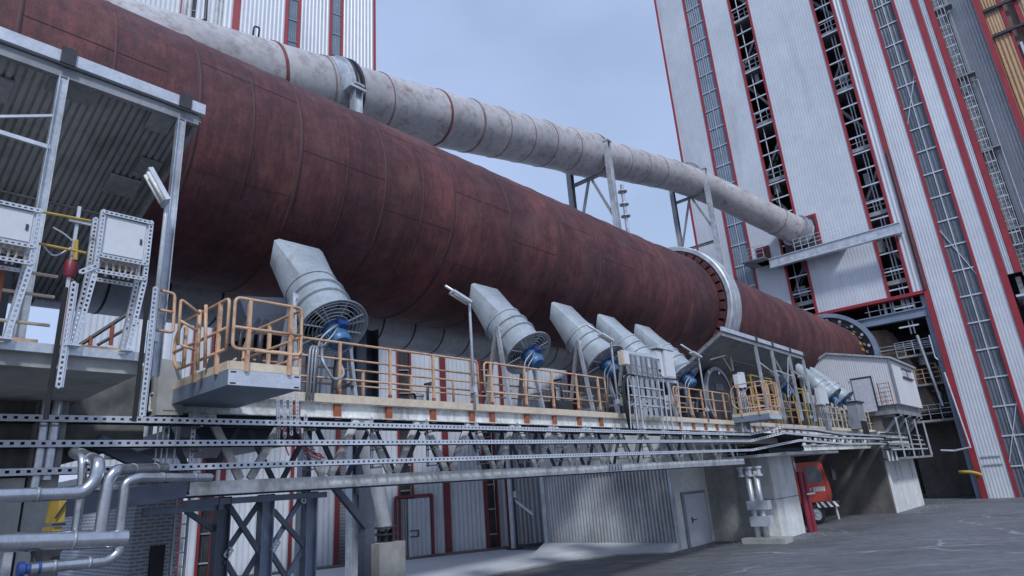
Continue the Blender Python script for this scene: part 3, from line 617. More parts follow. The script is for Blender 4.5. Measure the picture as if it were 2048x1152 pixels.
# ------------------------------------------------------------------ pale gas duct above the kiln
def arc(pts, r, n=6):
    """round the corners of a polyline"""
    pts = [V(p) for p in pts]; out = [pts[0]]
    for a, b, c in zip(pts, pts[1:], pts[2:]):
        u, w_ = (a-b), (c-b); k = min(r, u.length*.45, w_.length*.45); p, q = b+u.normalized()*k, b+w_.normalized()*k
        for i in range(n+1):
            t = i/n; out.append(p*(1-t)**2+b*2*t*(1-t)+q*t*t)
    return out+[pts[-1]]
DY, DR = 19.2, 1.32
def dz(x): return 19.6+(x-16.9)*.2245
duct = T('gas_duct', 'long pale grey gas duct with rust-stained bands crossing above the kiln', 'duct', (30, DY, dz(30)))
dA = V((1, 0, .2245)).normalized()
P_ = lambda x: V((x, DY, dz(x)))
bend, dend = P_(46.0), V((56.2, 14.15, 22.2))
b = MB(); b.lathe(P_(-6), dA, [(0, DR), ((31.2+6)/dA.x, DR)], 64); b.build('pipe', 'duct', duct, True)
R2 = 1.2
b = MB(); path = arc([P_(31), bend, dend], 5, 10); b.tube(path, R2, 64, cap=False); b.build('pipe', 'duct', duct, True)
def hoop(x, wd, r0, h, m_, name): 
    b = MB(); b.lathe(P_(x), dA, [(-wd/2, r0-.02), (-wd/2, r0+h), (wd/2, r0+h), (wd/2, r0-.02)], 64); return b.build(name, m_, duct, True, auto=30)
for x in (2.2, 9.3, 11.3, 14.1, 17.4, 19.6, 25.6): hoop(x, .12 if x in (9.3, 19.6, 17.4) else .05, DR, .03, 'ductband' if x in (9.3, 17.4) else 'ducthot', 'weld_band')
for x in (34.2, 36.8, 39.5, 42.2): hoop(x, .05, R2, .02, 'ducthot', 'weld_band')
hoop(21.6, .05, DR, .02, 'ducthot', 'weld_band'); hoop(23.6, .05, DR, .02, 'ducthot', 'weld_band'); hoop(28, .05, DR, .02, 'ducthot', 'weld_band')
# expansion collar and its ribs
b = MB(); b.lathe(P_(28.3), dA, [(0, DR), (.5, DR+.1), (2.4, DR+.1), (2.65, DR+.02), (2.65, R2)], 64); b.build('expansion_collar', 'duct', duct, True, auto=30)
hoop(30.9, .18, DR+.02, .1, 'ducthot', 'collar_flange'); hoop(44.6, .14, R2, .09, 'dull', 'collar_flange'); hoop(45.1, .14, R2, .09, 'dull', 'collar_flange')
hoop(11.75, .6, DR, .05, 'galv', 'bearing_sleeve')
for x in (12.15, 12.45): hoop(x, .12, DR, .17, 'dark', 'sleeve_rib')
de = (dend-path[-4]).normalized()
b = MB(); b.lathe(dend-de*1.0, de, [(0, R2), (0, R2+.22), (.12, R2+.22), (.12, R2+.1), (.5, R2+.1), (.5, R2+.22), (.62, R2+.22), (.62, R2)], 64); b.build('end_flange', 'dull', duct, True, auto=30)
for t, m_ in ((1.75, 'ductband'), (3.6, 'ducthot')):
    b = MB(); c = dend-de*t; b.lathe(c, de, [(-.3, R2+.004), (-.28, R2+.02), (.28, R2+.02), (.3, R2+.004)], 10, a0=2.5, a1=3.3); b.build('rust_patch', 'ductband', duct, True)
    b = MB(); b.lathe(c+de*.6, de, [(-.03, R2), (-.02, R2+.03), (.02, R2+.03), (.03, R2)], 64); b.build('weld_band', 'ducthot', duct, True)
rr = random.Random(11); b = MB()
for i in range(80):
    x = 8+rr.random()*34; an = rr.uniform(2.2, 4.0); r_ = (DR if x < 28 else R2); 
    if 27.8 < x < 31.6 or 44 < x: continue
    s_ = rr.uniform(.05, .16); b.lathe(P_(x), dA, [(-s_, r_-.01), (-s_, r_+.012), (s_, r_+.012), (s_, r_-.01)], 3, a0=an, a1=an+s_*1.6)
b.each('rust_patch', 'ductband', duct)
b = MB(); b.lathe(P_(9.9), dA, [(-.22, DR-.01), (-.22, DR+.02), (.22, DR+.02), (.22, DR-.01)], 6, a0=3.05, a1=3.3); b.build('rust_patch', 'ductband', duct)
b = MB(); b.tube(arc([P_(8.2)+V((0, -.9, 1.0)), P_(8.2)+V((0, -.95, 1.35)), P_(8.4)+V((0, -.95, 1.35)), P_(8.4)+V((0, -.9, 1.0))], .1), .035, 6); b.build('lifting_eye', 'dark', duct, True)
# supports
for i, (x, lb) in enumerate(((12.1, 'steel duct support frame nearest the camera, half hidden behind the kiln'), (30.5, 'grey braced duct support frame under the wide duct collar, pipe beside it'), (45.3, 'grey braced duct support frame closest to the tower above the riding ring'))):
    sp_ = T('duct_support', lb, 'support frame', (x, DY, 0), 'duct support frames behind the kiln')
    rr_ = DR if i < 1 else R2
    zt_ = dz(x)
    for y in (DY+1.5, DY-1.5):
        b = MB(); top = zt_+((-.5 if i == 0 else .25) if y < DY else -.1); b.ibeam((x, y, 0), (x, y, top), .34, .36, .03, up=(1, 0, 0)); b.box(x-.24, x+.24, y-.24, y+.24, top, top+.08); b.build('leg', 'steel' if y > DY else 'galv', sp_)
    zz = zt_-rr_-.15
    for z in (zz-.35, zz-4.6): 
        b = MB(); b.ibeam((x, DY-1.35, z), (x, DY+1.35, z), .18, .2, .02); b.build('crossbar', 'steel', sp_)
    for s_ in (-1, 1):
        b = MB(); b.bar((x, DY+s_*.12, zz-.45), (x, DY+s_*1.35, zz-3.4 if s_ < 0 else zz-4.2), .14, .14); b.build('brace', 'steel', sp_)
    b = MB(); b.lathe(P_(x), dA, [(-.12, rr_+.02), (-.12, rr_+.16), (.12, rr_+.16), (.12, rr_+.02)], 40, closed=True); b.build('saddle_ring', 'dull' if i else 'galv', sp_, True, auto=30)
    if i == 0:
        b = MB()
        for k in range(4): b.box(x-.4, x-.36, DY-1.7+k*.13, DY-1.67+k*.13, zt_-.6, zt_-.15)
        b.box(x-.42, x+.3, DY-1.75, DY-1.2, zt_-.7, zt_-.6); b.build('bearing_box', 'galv', sp_)
b = MB(); b.tube([(32.2, 18.0, 0), (32.2, 18.0, 20.6)], .11, 10); 
for z in (18.4, 19.2, 20.1): b.lathe((32.2, 18.0, z), (0, 0, 1), [(0, .1), (0, .3), (.06, .3), (.06, .1)], 16)
tag(b.build('vent_pipe', 'galv', loc=(32.2, 18, 0)), 'slim grey vent pipe with collars standing behind the duct support frame', 'pipe')

# insulated duct behind and below the kiln
low = T('insulated_duct', 'dark grey clad duct running low behind the kiln and walkway', 'duct', (15, 18.5, 9))
b = MB(); b.lathe((-10, 18.7, 8.75), (1, 0, .012), [(0, .95), (66, .95)], 40); b.build('cladding', 'clad', low, True)
for k in range(36):
    b = MB(); x = -4+k*1.45; b.lathe((x, 18.7, 8.75+.012*(x+10)), (1, 0, .012), [(-.03, .948), (-.03, .962), (.03, .962), (.03, .948)], 40); b.build('cladding_joint', 'dark', low, True, auto=30)
b = MB(); b.ibeam((12.25, 17.2, 2.9), (12.25, 17.2, 8.2), .6, .5, .05, up=(1, 0, 0)); tag(b.build('duct_column', 'navy', loc=(12.25, 17.2, 2.9)), 'dark steel column under the low duct, right behind the largest fan', 'column')

# ------------------------------------------------------------------ concrete piers
def pier(name, lb, cat, boxes, m_='conc', parts=()):
    p = T(name, lb, cat, ((boxes[0][0]+boxes[0][1])/2, (boxes[0][2]+boxes[0][3])/2, 0))
    for bx in boxes:
        b = MB(); b.box(*bx); b.build(bx[6] if len(bx) > 6 else 'block', m_, p) if len(bx) <= 6 else None
    return p
p1 = T('concrete_pier', 'concrete kiln pier with grey door, corrugated sheet on its left side', 'pier', (25.5, 16, 0))
b = MB(); b.box(23.9, 29.6, 12.9, 19.5, 0, 3.9); b.box(24, 32, 11.3, 19.5, 3.9, 6.0); b.build('block', 'concl', p1)
b = MB(); b.corr((23.86, 19.5, 0), (0, -6.45, 0), (0, 0, 3.15), .17, .085, .03, nrm=(-1, 0, 0), flat=.6); b.build('corrugated_cladding', 'shed', p1)
b = MB(); b.box(23.72, 23.9, 12.88, 13.0, 0, 3.15); b.box(23.68, 23.86, 19.4, 19.62, 0, 3.2); b.box(23.66, 23.9, 12.95, 19.5, 3.16, 3.3); b.build('corner_flashing', 'galv', p1)
dA_, dB_ = oY(1375, 1092, 12.9), oY(1423, 1092, 12.9)
b = MB(); b.box(dA_.x, dB_.x, 12.82, 12.9, 0, 2.1); b.build('door_frame', 'steel', p1)
b = MB(); b.box(dA_.x+.12, dB_.x-.12, 12.79, 12.818, .02, 2.0); o = b.build('door', 'lav', p1)
b = MB(); b.tube([(dA_.x+.5, 12.79, 1.02), (dA_.x+.5, 12.7, 1.02), (dA_.x+.72, 12.7, 1.02)], .02, 6); b.box(dA_.x+.46, dA_.x+.54, 12.77, 12.789, .9, 1.12); b.build('handle', 'black', o)
b = MB(); b.box(27.0, 28.2, 12.6, 12.9, 2.7, 3.5); b.build('corbel', 'concl', p1)
b = MB(); q = [oZ(*p, 0) for p in ((1055, 1117), (1346, 1105))]; b.hexa([(q[0].x, q[0].y, 0), (q[1].x, q[1].y, 0), (23.8, 12.95, 0), (23.6, 19.6, 0)], [(q[0].x+.25, q[0].y, .08), (q[1].x+.1, q[1].y, .05), (23.8, 12.95, .28), (23.6, 19.6, .28)]); tag(b.build('sloped_plinth', 'pave', loc=(23, 16, 0)), 'white sloping concrete plinth along the foot of the corrugated shed wall', 'plinth')
p2 = T('concrete_pier', 'pale concrete pier standing forward, between the pipe riser and the red pipes', 'pier', (29, 12, 0))
b = MB(); b.box(27.5, 30.3, 10.25, 12.6, 0, 3.25); b.build('block', 'concl', p2)
b = MB(); b.box(27.46, 27.5, 10.3, 12.6, 1.55, 1.57); b.box(27.5, 30.3, 10.22, 10.25, 1.55, 1.57); b.build('shutter_joint', 'concd', p2)
b = MB(); b.box(26.2, 33.2, 9.0, 12.2, 3.25, 3.36); b.build('ledge', 'galv', p2)
b = MB(); b.box(26.9, 27.48, 10.75, 12.9, 0, 3.25); b.build('recess_shade_block', 'conc', p2)  # added darker block, stands in for the shade of the recess
b = MB(); b.box(41.9, 42.29, 9.12, 16, -.3, 4.4); tag(b.build('dark_wall_slab', 'concd', loc=(42, 11, 0)), 'dark brown slab over the far pier side, right of the orange truck, below the far walkway', 'wall')  # dark slab added over the far pier's left face
p3 = T('concrete_pier', 'far ribbed concrete pier under the white kiln cabin', 'pier', (46, 11, 0))
b = MB(); b.box(42.3, 50.2, 9.1, 14, -.3, 4.4); b.build('block', 'concl', p3)
b = MB()
for x in (44.3, 45.6, 48.6): b.box(x, x+.12, 9.02, 9.1, -.3, 4.3)
b.each('rib', 'concl', p3)
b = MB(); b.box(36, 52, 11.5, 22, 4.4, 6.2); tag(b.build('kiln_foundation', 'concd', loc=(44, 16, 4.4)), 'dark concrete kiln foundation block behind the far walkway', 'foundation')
b = MB(); b.box(29.5, 56, 20.2, 20.6, 0, 10.2); tag(b.build('dark_backing_wall', 'concd', loc=(40, 20.4, 0)), 'dark backing wall added behind the kiln piers below the drum', 'wall')  # added dark wall, closes the bright sky strip under the fans
# left pier and its slab
p4 = T('concrete_pier', 'stained dark concrete pier carrying the left service deck', 'pier', (0, 11, 0))
wx0, wx1 = oY(130, 850, 9.55).x, oY(290, 850, 9.55).x
b = MB(); b.box(-8, wx0, 9.55, 15, 0, 4.2); b.build('block', 'concs', p4)
b = MB(); b.box(wx0, 2.29, 9.57, 15, 3.72, 4.2); b.box(2.29, wx1, 9.57, 15, 3.72, oY(290, 742, 9.57).z); b.build('cap_beam', 'concs', p4)
b = MB(); b.box(-8, 2.28, 7.25, 15, 4.2, 4.4); b.build('deck_slab', 'conc', p4)
b = MB(); b.box(-8, 2.32, 7.17, 7.249, 4.33, 4.42); b.build('edge_angle', 'galv', p4)
b = MB(); q = oY(75, 850, 9.4).x; b.box(q-.02, wx0-.03, 9.35, 9.549, 0, 4.2); b.box(oY(0, 850, 9.4).x-.3, oY(40, 1000, 9.4).x, 9.3, 9.549, 0, 3.3); b.each('pilaster', 'conc', p4)
q = [oY(*p, 9.4) for p in ((312, 830), (366, 830), (363, 724), (320, 716))]
b = MB(); b.prism(q, (0, 1.0, 0)); b.box(q[0].x+.08, q[1].x-.08, 9.39, 9.399, 4.15, 4.2); tag(b.build('concrete_post', 'conc', loc=(q[0].x, 9.8, q[0].z)), 'square pale concrete post between the left deck and the balcony', 'post')

# ------------------------------------------------------------------ walkway
WY, WB = 9.6, 11.2
wk = T('walkway_bridge', 'grey lattice-truss walkway bridge running along the kiln below the fans', 'walkway', (14, 10.4, 3))
b = MB(); b.box(3.1, 45, WY+.1, WB, 4.36, 4.4); b.build('deck', 'floorc', wk)
XE = 23.2
for y, m_ in ((WY, 'truss'), (WB, 'navy')):  # far truss coloured dark, its shade put into the paint
    b = MB(); b.prof((3.2, y, 4.28), (45, y, 4.28), [(-.05, -.13), (.05, -.13), (.05, -.11), (-.03, -.11), (-.03, .11), (.05, .11), (.05, .13), (-.05, .13)][::(1 if y == WY else 1)]); b.build('top_chord', m_, wk)
    b = MB(); b.ibeam((3.75 if y == WY else 2.2, y, 3.09), (XE, y, 3.1), .16, .19, .018); b.build('bottom_chord', m_, wk)
    if y == WY:
        b = MB(); b.box(3.8, XE, y-.088, y-.078, 3.0, 3.18); b.build('chord_plate', 'truss', wk)
    b = MB(); b.ibeam((30.3, y, 3.55), (42.8, y, 3.6), .18, .26, .02); b.build('bottom_chord', m_, wk)
px_ = 3.94; k = 0
while px_ < XE-.5:
    for y in (WY, WB):
        for s_ in (-1, 1):
            xa = px_+s_*.1; xb = px_+s_*.62
            if xb < 3.8: continue
            b = MB(); b.bar((xa, y, 4.13), (xb, y, 3.19), .12 if y == WY else .09, .05, up=(0, 1, 0)); b.build('diagonal', 'truss' if y == WY else 'navy', wk)
    b = MB(); b.box(px_-.2, px_+.2, WY-.0, WY+.02, 4.06, 4.145); b.build('gusset', 'truss', wk)
    px_ += 1.385
px_ = 31.0
while px_ < 42.5:
    for s_ in (-1, 1):
        b = MB(); b.bar((px_+s_*.1, WY, 4.13), (px_+s_*.65, WY, 3.65), .1, .1); b.build('diagonal', 'truss', wk)
    px_ += 1.5
b = MB()
for i in range(15): x = 3.9+i*1.385; b.bar((x, WY+.06, 3.14), (x, WB-.06, 3.14), .08, .1)
b.each('bottom_crossbar', 'steel', wk)
b = MB(); b.bar((2.6, 9.58, 3.75), (3.85, 9.58, 3.12), .12, .18); b.build('end_brace', 'navy', wk)
b = MB(); b.hexa([(1.9, 9.4, 2.78), (3.72, 9.4, 2.98), (3.72, 11.4, 2.98), (1.9, 11.4, 2.78)], [(1.9, 9.4, 3.05), (3.72, 9.4, 3.2), (3.72, 11.4, 3.2), (1.9, 11.4, 3.05)]); b.build('end_girder', 'navy', wk)
b = MB(); xs_ = oY(1223, 925, WY).x; b.box(xs_-.35, xs_+.35, WY-.1, WY-.09, 3.01, 3.17); o = b.build('splice_plate', 'galv', wk)
b = MB()
for i in range(5):
    for j in range(3): b.lathe((xs_-.28+i*.14, WY-.1, 3.04+j*.05), (0, -1, 0), [(0, .018), (.015, .016), (.015, 0)], 6)
b.each('bolt', 'dark', o)
b = MB(); b.box(3.3, 44.4, WY-.075, WY-.055, 4.42, 4.55); b.box(3.3, 44.4, WY-.075, WY-.02, 4.405, 4.42); b.build('toe_board', 'toe', wk)

# railings
def railing(lb, x0, x1, y, zd, posts, grp='peach-painted walkway railings', m_='rail', foot=True, h=1.08, mids=(.78, .42), back=False, mk=True):
    r = T('railing', lb, 'railing', ((x0+x1)/2, y, zd), grp)
    for x in posts:
        b = MB(); b.bar((x, y, zd-(.28 if foot else 0)), (x, y, zd+h), .045, .05, up=(1, 0, 0)); o = b.build('post', m_, r)
        if foot:
            b = MB(); b.box(x-.1, x+.028, y-.028, y+.035, zd-.3, zd-.02); b.box(x-.028, x+.028, y-.03, y+.03, zd-.02, zd+.2); b.build('foot_plate', 'orange', o)
    b = MB(); e = .12
    b.tube(arc([(x0, y, zd+mids[-1]), (x0, y, zd+h), (x1, y, zd+h), (x1, y, zd+mids[-1])], e, 4), .024, 8); b.build('top_rail', m_, r, True)
    for q in mids:
        b = MB(); b.tube([(x0, y, zd+q), (x1, y, zd+q)], .02, 8); b.build('mid_rail', m_, r, True)
    return r
ZD = 4.42
PX = [5.46, 6.25, 7.36, 8.45, 9.54]; railing('peach railing below the first two fans, left of the lamp post', 4.55, 9.75, WY, ZD, PX)
PX = [10.16, 11.33, 12.37, 13.4, 14.4]; railing('peach railing in front of the second and third fans', 9.95, 14.75, WY, ZD, PX)
railing('peach railing between the switch rack and the roller shelter', 18.7, 23.0, WY, ZD+.04, [18.9+.9*i for i in range(5)])
railing('peach railing right of the second balcony, under the shelter posts', 24.8, 30.4, WY, ZD+.06, [25+.9*i for i in range(7)], m_='rail')
railing('cream railing in front of the two far fans', 33.2, 38.2, WY, ZD+.1, [33.4+.78*i for i in range(7)], m_='toe', foot=False)
railing('cream railing at the far walkway end by the cabin', 40.2, 44.2, WY, ZD+.1, [40.4+.7*i for i in range(6)], m_='toe', foot=False)
railing('thin inner railing on the kiln side of the walkway', 5.0, 18, WB-.1, ZD, [5.2+1.3*i for i in range(10)], foot=False, mids=(.62, .3), h=.95)
railing('thin inner railing behind the roller drive', 18.4, 32, WB-.1, ZD, [18.6+1.3*i for i in range(11)], foot=False, mids=(.62, .3), h=.95)

# balconies
def balcony(lb, x0, x1, y0, y1, z, h, rlb, grp):
    bc = T('balcony', lb, 'balcony', ((x0+x1)/2, (y0+y1)/2, z), grp)
    b = MB(); b.box(x0, x1, y0, y1, z-.2, z); b.build('floor_box', 'blue', bc)
    b = MB(); b.box(x0+.004, x1+.004, y0-.008, y0-.001, z-.195, z-.005); o = b.build('front_fascia', 'galvb', bc)
    b = MB()
    for zz in (z-.18, z-.04):
        for xx in (x0+.03, x1-.09): b.box(xx, xx+.07, y0-.012, y0-.0085, zz, zz+.018)
    b.build('slot_marks', 'black', o)
    b = MB(); b.box(x0+.02, x1-.02, y0-.0, y0+.03, z+.002, z+.11); b.box(x0, x0+.03, y0+.03, y1, z+.002, z+.11); b.build('toe_board', 'orange' if False else 'toe', bc)
    rl = T('balcony_railing', rlb, 'railing', ((x0+x1)/2, y0, z), 'railings round the balconies')
    for x, y in ((x0+.22, y0-.025), (x1-.18, y0-.025), (x0-.02, y0+.3), (x0-.02, y0+.95), (x1+.02, y0+.3), (x1+.02, y0+.95)):
        b = MB(); b.bar((x, y, z-.02), (x, y, z+h), .045, .045, up=(1, 0, 0)); b.build('post', 'rail', rl)
    def loop(pts): 
        b = MB(); b.tube(arc(pts, .08, 4), .022, 8); b.build('rail', 'rail', rl, True)
    yf = y0-.03
    loop([(x0+.3, yf, z+.26), (x0+.02, yf, z+.26), (x0+.02, yf, z+h), (x1-.02, yf, z+h), (x1-.02, yf, z+.26), (x0+.3, yf, z+.26)])
    loop([(x0+.02, yf, z+h*.58), (x1-.02, yf, z+h*.58)])
    for x in (x0-.02, x1+.02):
        loop([(x, y0+.05, z+.26), (x, y0+.05, z+h), (x, y1-.3, z+h), (x, y1-.1, z+h-.2), (x, y1-.1, z+.45), (x, y1-.3, z+.26), (x, y0+.05, z+.26)])
        loop([(x, y0+.05, z+h*.58), (x, y1-.1, z+h*.58)])
    return bc
balcony('grey box balcony jutting out at the left end of the walkway', 3.42, 4.4, 7.7, 9.55, 4.44, .93, 'peach railing round the left balcony', 'box balconies on the walkway')
balcony('small grey box balcony jutting out under the roller shelter', 22.9, 24.1, 8.2, 9.55, 4.66, 1.15, 'peach railing round the small balcony under the roller shelter', 'box balconies on the walkway')

# ------------------------------------------------------------------ cooling fans
def make_fan(x, yb, zb, lb):
    base = V((x, yb, zb-1.53)); f = T('cooling_fan', lb, 'fan', base, 'shell cooling fans blowing at the kiln')
    ph = R(50); w_ = V((0, math.cos(ph), math.sin(ph))); o = V((x, yb, zb)); ux = V((1, 0, 0)); uv = w_.cross(ux).normalized()
    if uv.z < 0: uv = -uv
    S = 1.1
    prof = [(1.15, .485), (.86, .485), (.84, .53), (.81, .53), (.79, .485), (.55, .485), (.53, .53), (.50, .53), (.48, .485), (.16, .485), (.08, .50), (.02, .535), (-.03, .58), (-.06, .635), (-.08, .635), (-.085, .62), (-.03, .555), (.04, .50), (.1, .475), (.6, .47)]
    b = MB(); b.lathe(o, w_, [(t, r*S) for t, r in prof], 40); b.build('casing', 'fan', f, True, auto=40)
    n = 32; ra, rb = [], []
    b = MB()
    for j in range(n):
        a = 2*math.pi*(j+.5)/n; c_, s_ = math.cos(a), math.sin(a)
        ra.append(o+w_*1.15+ux*(.485*S*c_)+uv*(.485*S*s_))
        m_ = max(abs(c_), abs(s_)); rx, rv = c_/m_*.57, s_/m_*.25
        rb.append(o+w_*(2.3+rv*.7)+ux*rx+uv*(rv+.12))
    b.add(ra+rb, [(j, (j+1) % n, (j+1) % n+n, j+n) for j in range(n)]); q = b.build('nozzle', 'fan', f, True, auto=25)
    b = MB(); b.lathe(o+w_*1.15, w_, [(-.03, .534), (-.03, .556), (.03, .556), (.03, .534)], 40); b.build('nozzle_seam', 'fan', f, True, auto=30)
    b = MB()
    for rr_ in (.24, .32, .40, .48, .56, .62): b.lathe(o-w_*.06, w_, [(-.008, rr_), (0, rr_+.008), (.008, rr_), (0, rr_-.008)], 36, closed=True)
    for k in range(8):
        a = 2*math.pi*k/8; d = ux*math.cos(a)+uv*math.sin(a); b.bar(o-w_*.05+d*.15, o-w_*.05+d*.64, .016, .03)
    b.build('guard', 'galvb', f)
    b = MB(); b.lathe(o, w_, [(.32, 0), (.32, .51), (.34, .51), (.34, 0)], 30)
    b.build('inner_disc', 'dark', f)
    b = MB()
    for k in range(7):
        a = 2*math.pi*k/7; d = ux*math.cos(a)+uv*math.sin(a); t_ = ux*-math.sin(a)+uv*math.cos(a)
        b.hexa([o+w_*.2+d*.12-t_*.05, o+w_*.2+d*.44-t_*.12, o+w_*.21+d*.44-t_*.12, o+w_*.21+d*.12-t_*.05], [o+w_*.27+d*.12+t_*.05, o+w_*.3+d*.44+t_*.12, o+w_*.31+d*.44+t_*.12, o+w_*.28+d*.12+t_*.05])
    b.lathe(o, w_, [(.1, 0), (.1, .13), (.3, .15), (.3, 0)], 16); b.build('blades', 'fan', f)
    b = MB(); b.lathe(o, w_, [(.02, 0), (.02, .2), (0, .225), (-.05, .225), (-.06, .2), (-.40, .2), (-.41, .215), (-.46, .215), (-.53, .17), (-.54, 0)], 24)
    mo = b.build('motor', 'motor', f, True, auto=35)
    b = MB()
    for k in range(20):
        a = 2*math.pi*k/20; d = ux*math.cos(a)+uv*math.sin(a); b.bar(o-w_*.07+d*.2, o-w_*.39+d*.2, .012, .03, up=d)
    b.build('cooling_fin_set', 'motor', mo)
    b = MB(); c = o-w_*.2+uv*.26+ux*.02; b.hexa([c-ux*.09-w_*.09-uv*.06, c+ux*.09-w_*.09-uv*.06, c+ux*.09+w_*.09-uv*.06, c-ux*.09+w_*.09-uv*.06], [c-ux*.09-w_*.09+uv*.04, c+ux*.09-w_*.09+uv*.04, c+ux*.09+w_*.09+uv*.04, c-ux*.09+w_*.09+uv*.04]); b.build('terminal_box', 'bluev', mo)
    b = MB()
    for k in range(3):
        a = 2*math.pi*(k/3+.08); d = ux*math.cos(a)+uv*math.sin(a); b.bar(o+d*.17-w_*.02, o+d*.64-w_*.04, .03, .05, up=w_)
    b.each('motor_strut', 'galvb', f)
    zd = base.z
    for s_ in (-1, 1):
        top = o+w_*.75+ux*s_*.57
        b = MB(); b.bar(top+V((0, -.02, .12)), V((x+s_*.64, yb+.12, zd)), .1, .07, up=(1, 0, 0)); b.build('leg', 'galv', f)
        b = MB(); b.bar(top+V((0, .05, -.05)), V((x+s_*.64, yb+1.0, zd)), .09, .07, up=(1, 0, 0)); b.build('leg', 'steel', f)
        b = MB(); b.bar(V((x+s_*.57, yb+.12, zd+.5)), V((x+s_*.57, yb+.75, zd+.5)), .06, .06); b.build('leg_tie', 'steel', f)
        b = MB(); c = top; b.lathe(c, ux*s_, [(-.05, 0), (-.05, .13), (.0, .13), (0, 0)], 6); b.build('pivot_plate', 'galv', f)
    b = MB(); b.tube(arc([o-w_*.2+ux*-.05+uv*.2, V((x-.25, yb-.35, zb-.15)), V((x-.42, yb-.25, zb-.35)), V((x-.45, yb-.2, zd))], .15, 5), .022, 6); b.tube(arc([o-w_*.2+ux*-.03+uv*.18, V((x-.2, yb-.38, zb-.25)), V((x-.36, yb-.3, zb-.45)), V((x-.38, yb-.2, zd))], .15, 5), .018, 6); b.build('cable', 'dull', f, True)
    return f
FAN = [(6.46, 10.2, 5.95, 'largest cooling fan, left of the lamp post beside the balcony'), (12.2, 10.2, 6.1, 'second cooling fan from the left, right beside the first lamp post'), (15.75, 10.2, 6.17, 'third cooling fan from the left, its hood just left of the second lamp post'), (18.3, 10.2, 6.17, 'cooling fan half hidden behind the switch rack'), (20.75, 10.2, 6.16, 'cooling fan between the white cabinet and the third lamp post'), (31.1, 10.2, 6.45, 'cooling fan behind the posts of the roller shelter'), (38.5, 10.2, 6.36, 'cooling fan left of the last one, beyond the shelter by the pair of cabinets'), (41.0, 10.2, 6.36, 'farthest cooling fan, next to the corrugated cabin')]
f0 = make_fan(*FAN[0])
for x, y, z, lb in FAN[1:]:
    c_ = copy_tree(f0); c_.location = (x, y, z-1.53); c_['label'] = lb

# ------------------------------------------------------------------ cable trays in front of the truss
def tray(lb, pts, hh=.075, wd=.3, grp='long perforated cable trays in front of the truss', cables=3, rung=.3):
    pts = [V(p) for p in pts]
    t = T('cable_tray', lb, 'cable tray', pts[0], grp)
    for a, c in zip(pts, pts[1:]):
        d = (c-a).normalized(); sd_ = V((-d.y, d.x, 0)).normalized()
        if sd_.y < 0: sd_ = -sd_
        b = MB(); far = (a-EYEP).length > 26
        if far: b.bar(a, c, .012, hh)
        else: b.perf(a, c, hh, .012, .1, .04, nrm=-sd_)
        b.bar(a+V((0, 0, -hh/2)), c+V((0, 0, -hh/2)), .03, .012); b.build('side_rail', 'galvb', t)
        b = MB(); b.bar(a+sd_*wd, c+sd_*wd, .012, hh); b.build('side_rail', 'dark', t)  # far rail coloured dark, standing in for the tray's shaded underside
        b = MB(); n_ = max(1, int((c-a).length/rung))
        for k in range(n_): q = a+(c-a)*((k+.5)/n_)+V((0, 0, -hh*.3)); b.bar(q+sd_*.02, q+sd_*(wd-.02), .04, .012)
        b.build('rungs', 'steel', t)  # rungs darkened too, part of the painted underside shade
    for k in range(cables):
        b = MB(); off = .07+k*(wd-.12)/max(1, cables-1)
        b.tube([p+V((0, off, -hh*.12+.015*(k % 2))) for p in pts], .028, 6); b.build('cable', 'black', t, True)
    return t
TY = 9.15
def tz(x, z0): return z0+.002*x
xj = 23.2
tray('topmost of the three long perforated cable trays', [(-4, TY+.1, 3.93), (3.3, TY, 3.985), (xj, TY, 4.02), (24.0, 8.2, 4.19), (27.6, 8.2, 4.18), (33, 8.6, 4.1), (44, 8.8, 4.1)])
tray('middle one of the three long perforated cable trays', [(-4, TY, 3.645), (xj, TY, 3.79), (24.0, 8.2, 3.99), (30.6, 8.2, 3.86), (38, 8.2, 3.87), (44, 8.6, 3.85)])
tray('lowest of the three long perforated cable trays', [(-4, TY, 3.33), (xj, TY, 3.47), (25.6, 8.2, 3.73), (31.6, 8.2, 3.6), (38, 8.2, 3.62), (44.5, 8.4, 3.5)])
hx = [3.77, 5.54, 6.85, 8.14, 9.49, 10.81, 12.12, 13.45, 14.8, 16.1, 17.4, 18.7, 20, 21.3, 22.6]
for i, x in enumerate(hx):
    b = MB(); b.perf((x, TY+.33, 3.3), (x, TY+.33, 4.16), .06, .02, .07, .035, nrm=(0, -1, 0)); 
    h_ = b.build('tray_hanger', 'galv', loc=(x, TY, 3.3))
    if i == 0: tag(h_, 'perforated tray hanger nearest the concrete post', 'hanger', 'perforated hangers carrying the cable trays')
    else: tag(h_, 'perforated steel hanger carrying the three cable trays under the walkway', 'hanger', 'perforated hangers carrying the cable trays')
    b = MB()
    for z in (3.27+.005*x*.6, 3.58+.004*x*.6, 3.92): b.bar((x, TY+.04, z), (x, TY+.36, z), .03, .02)
    b.each('bracket_arm', 'steel', h_)
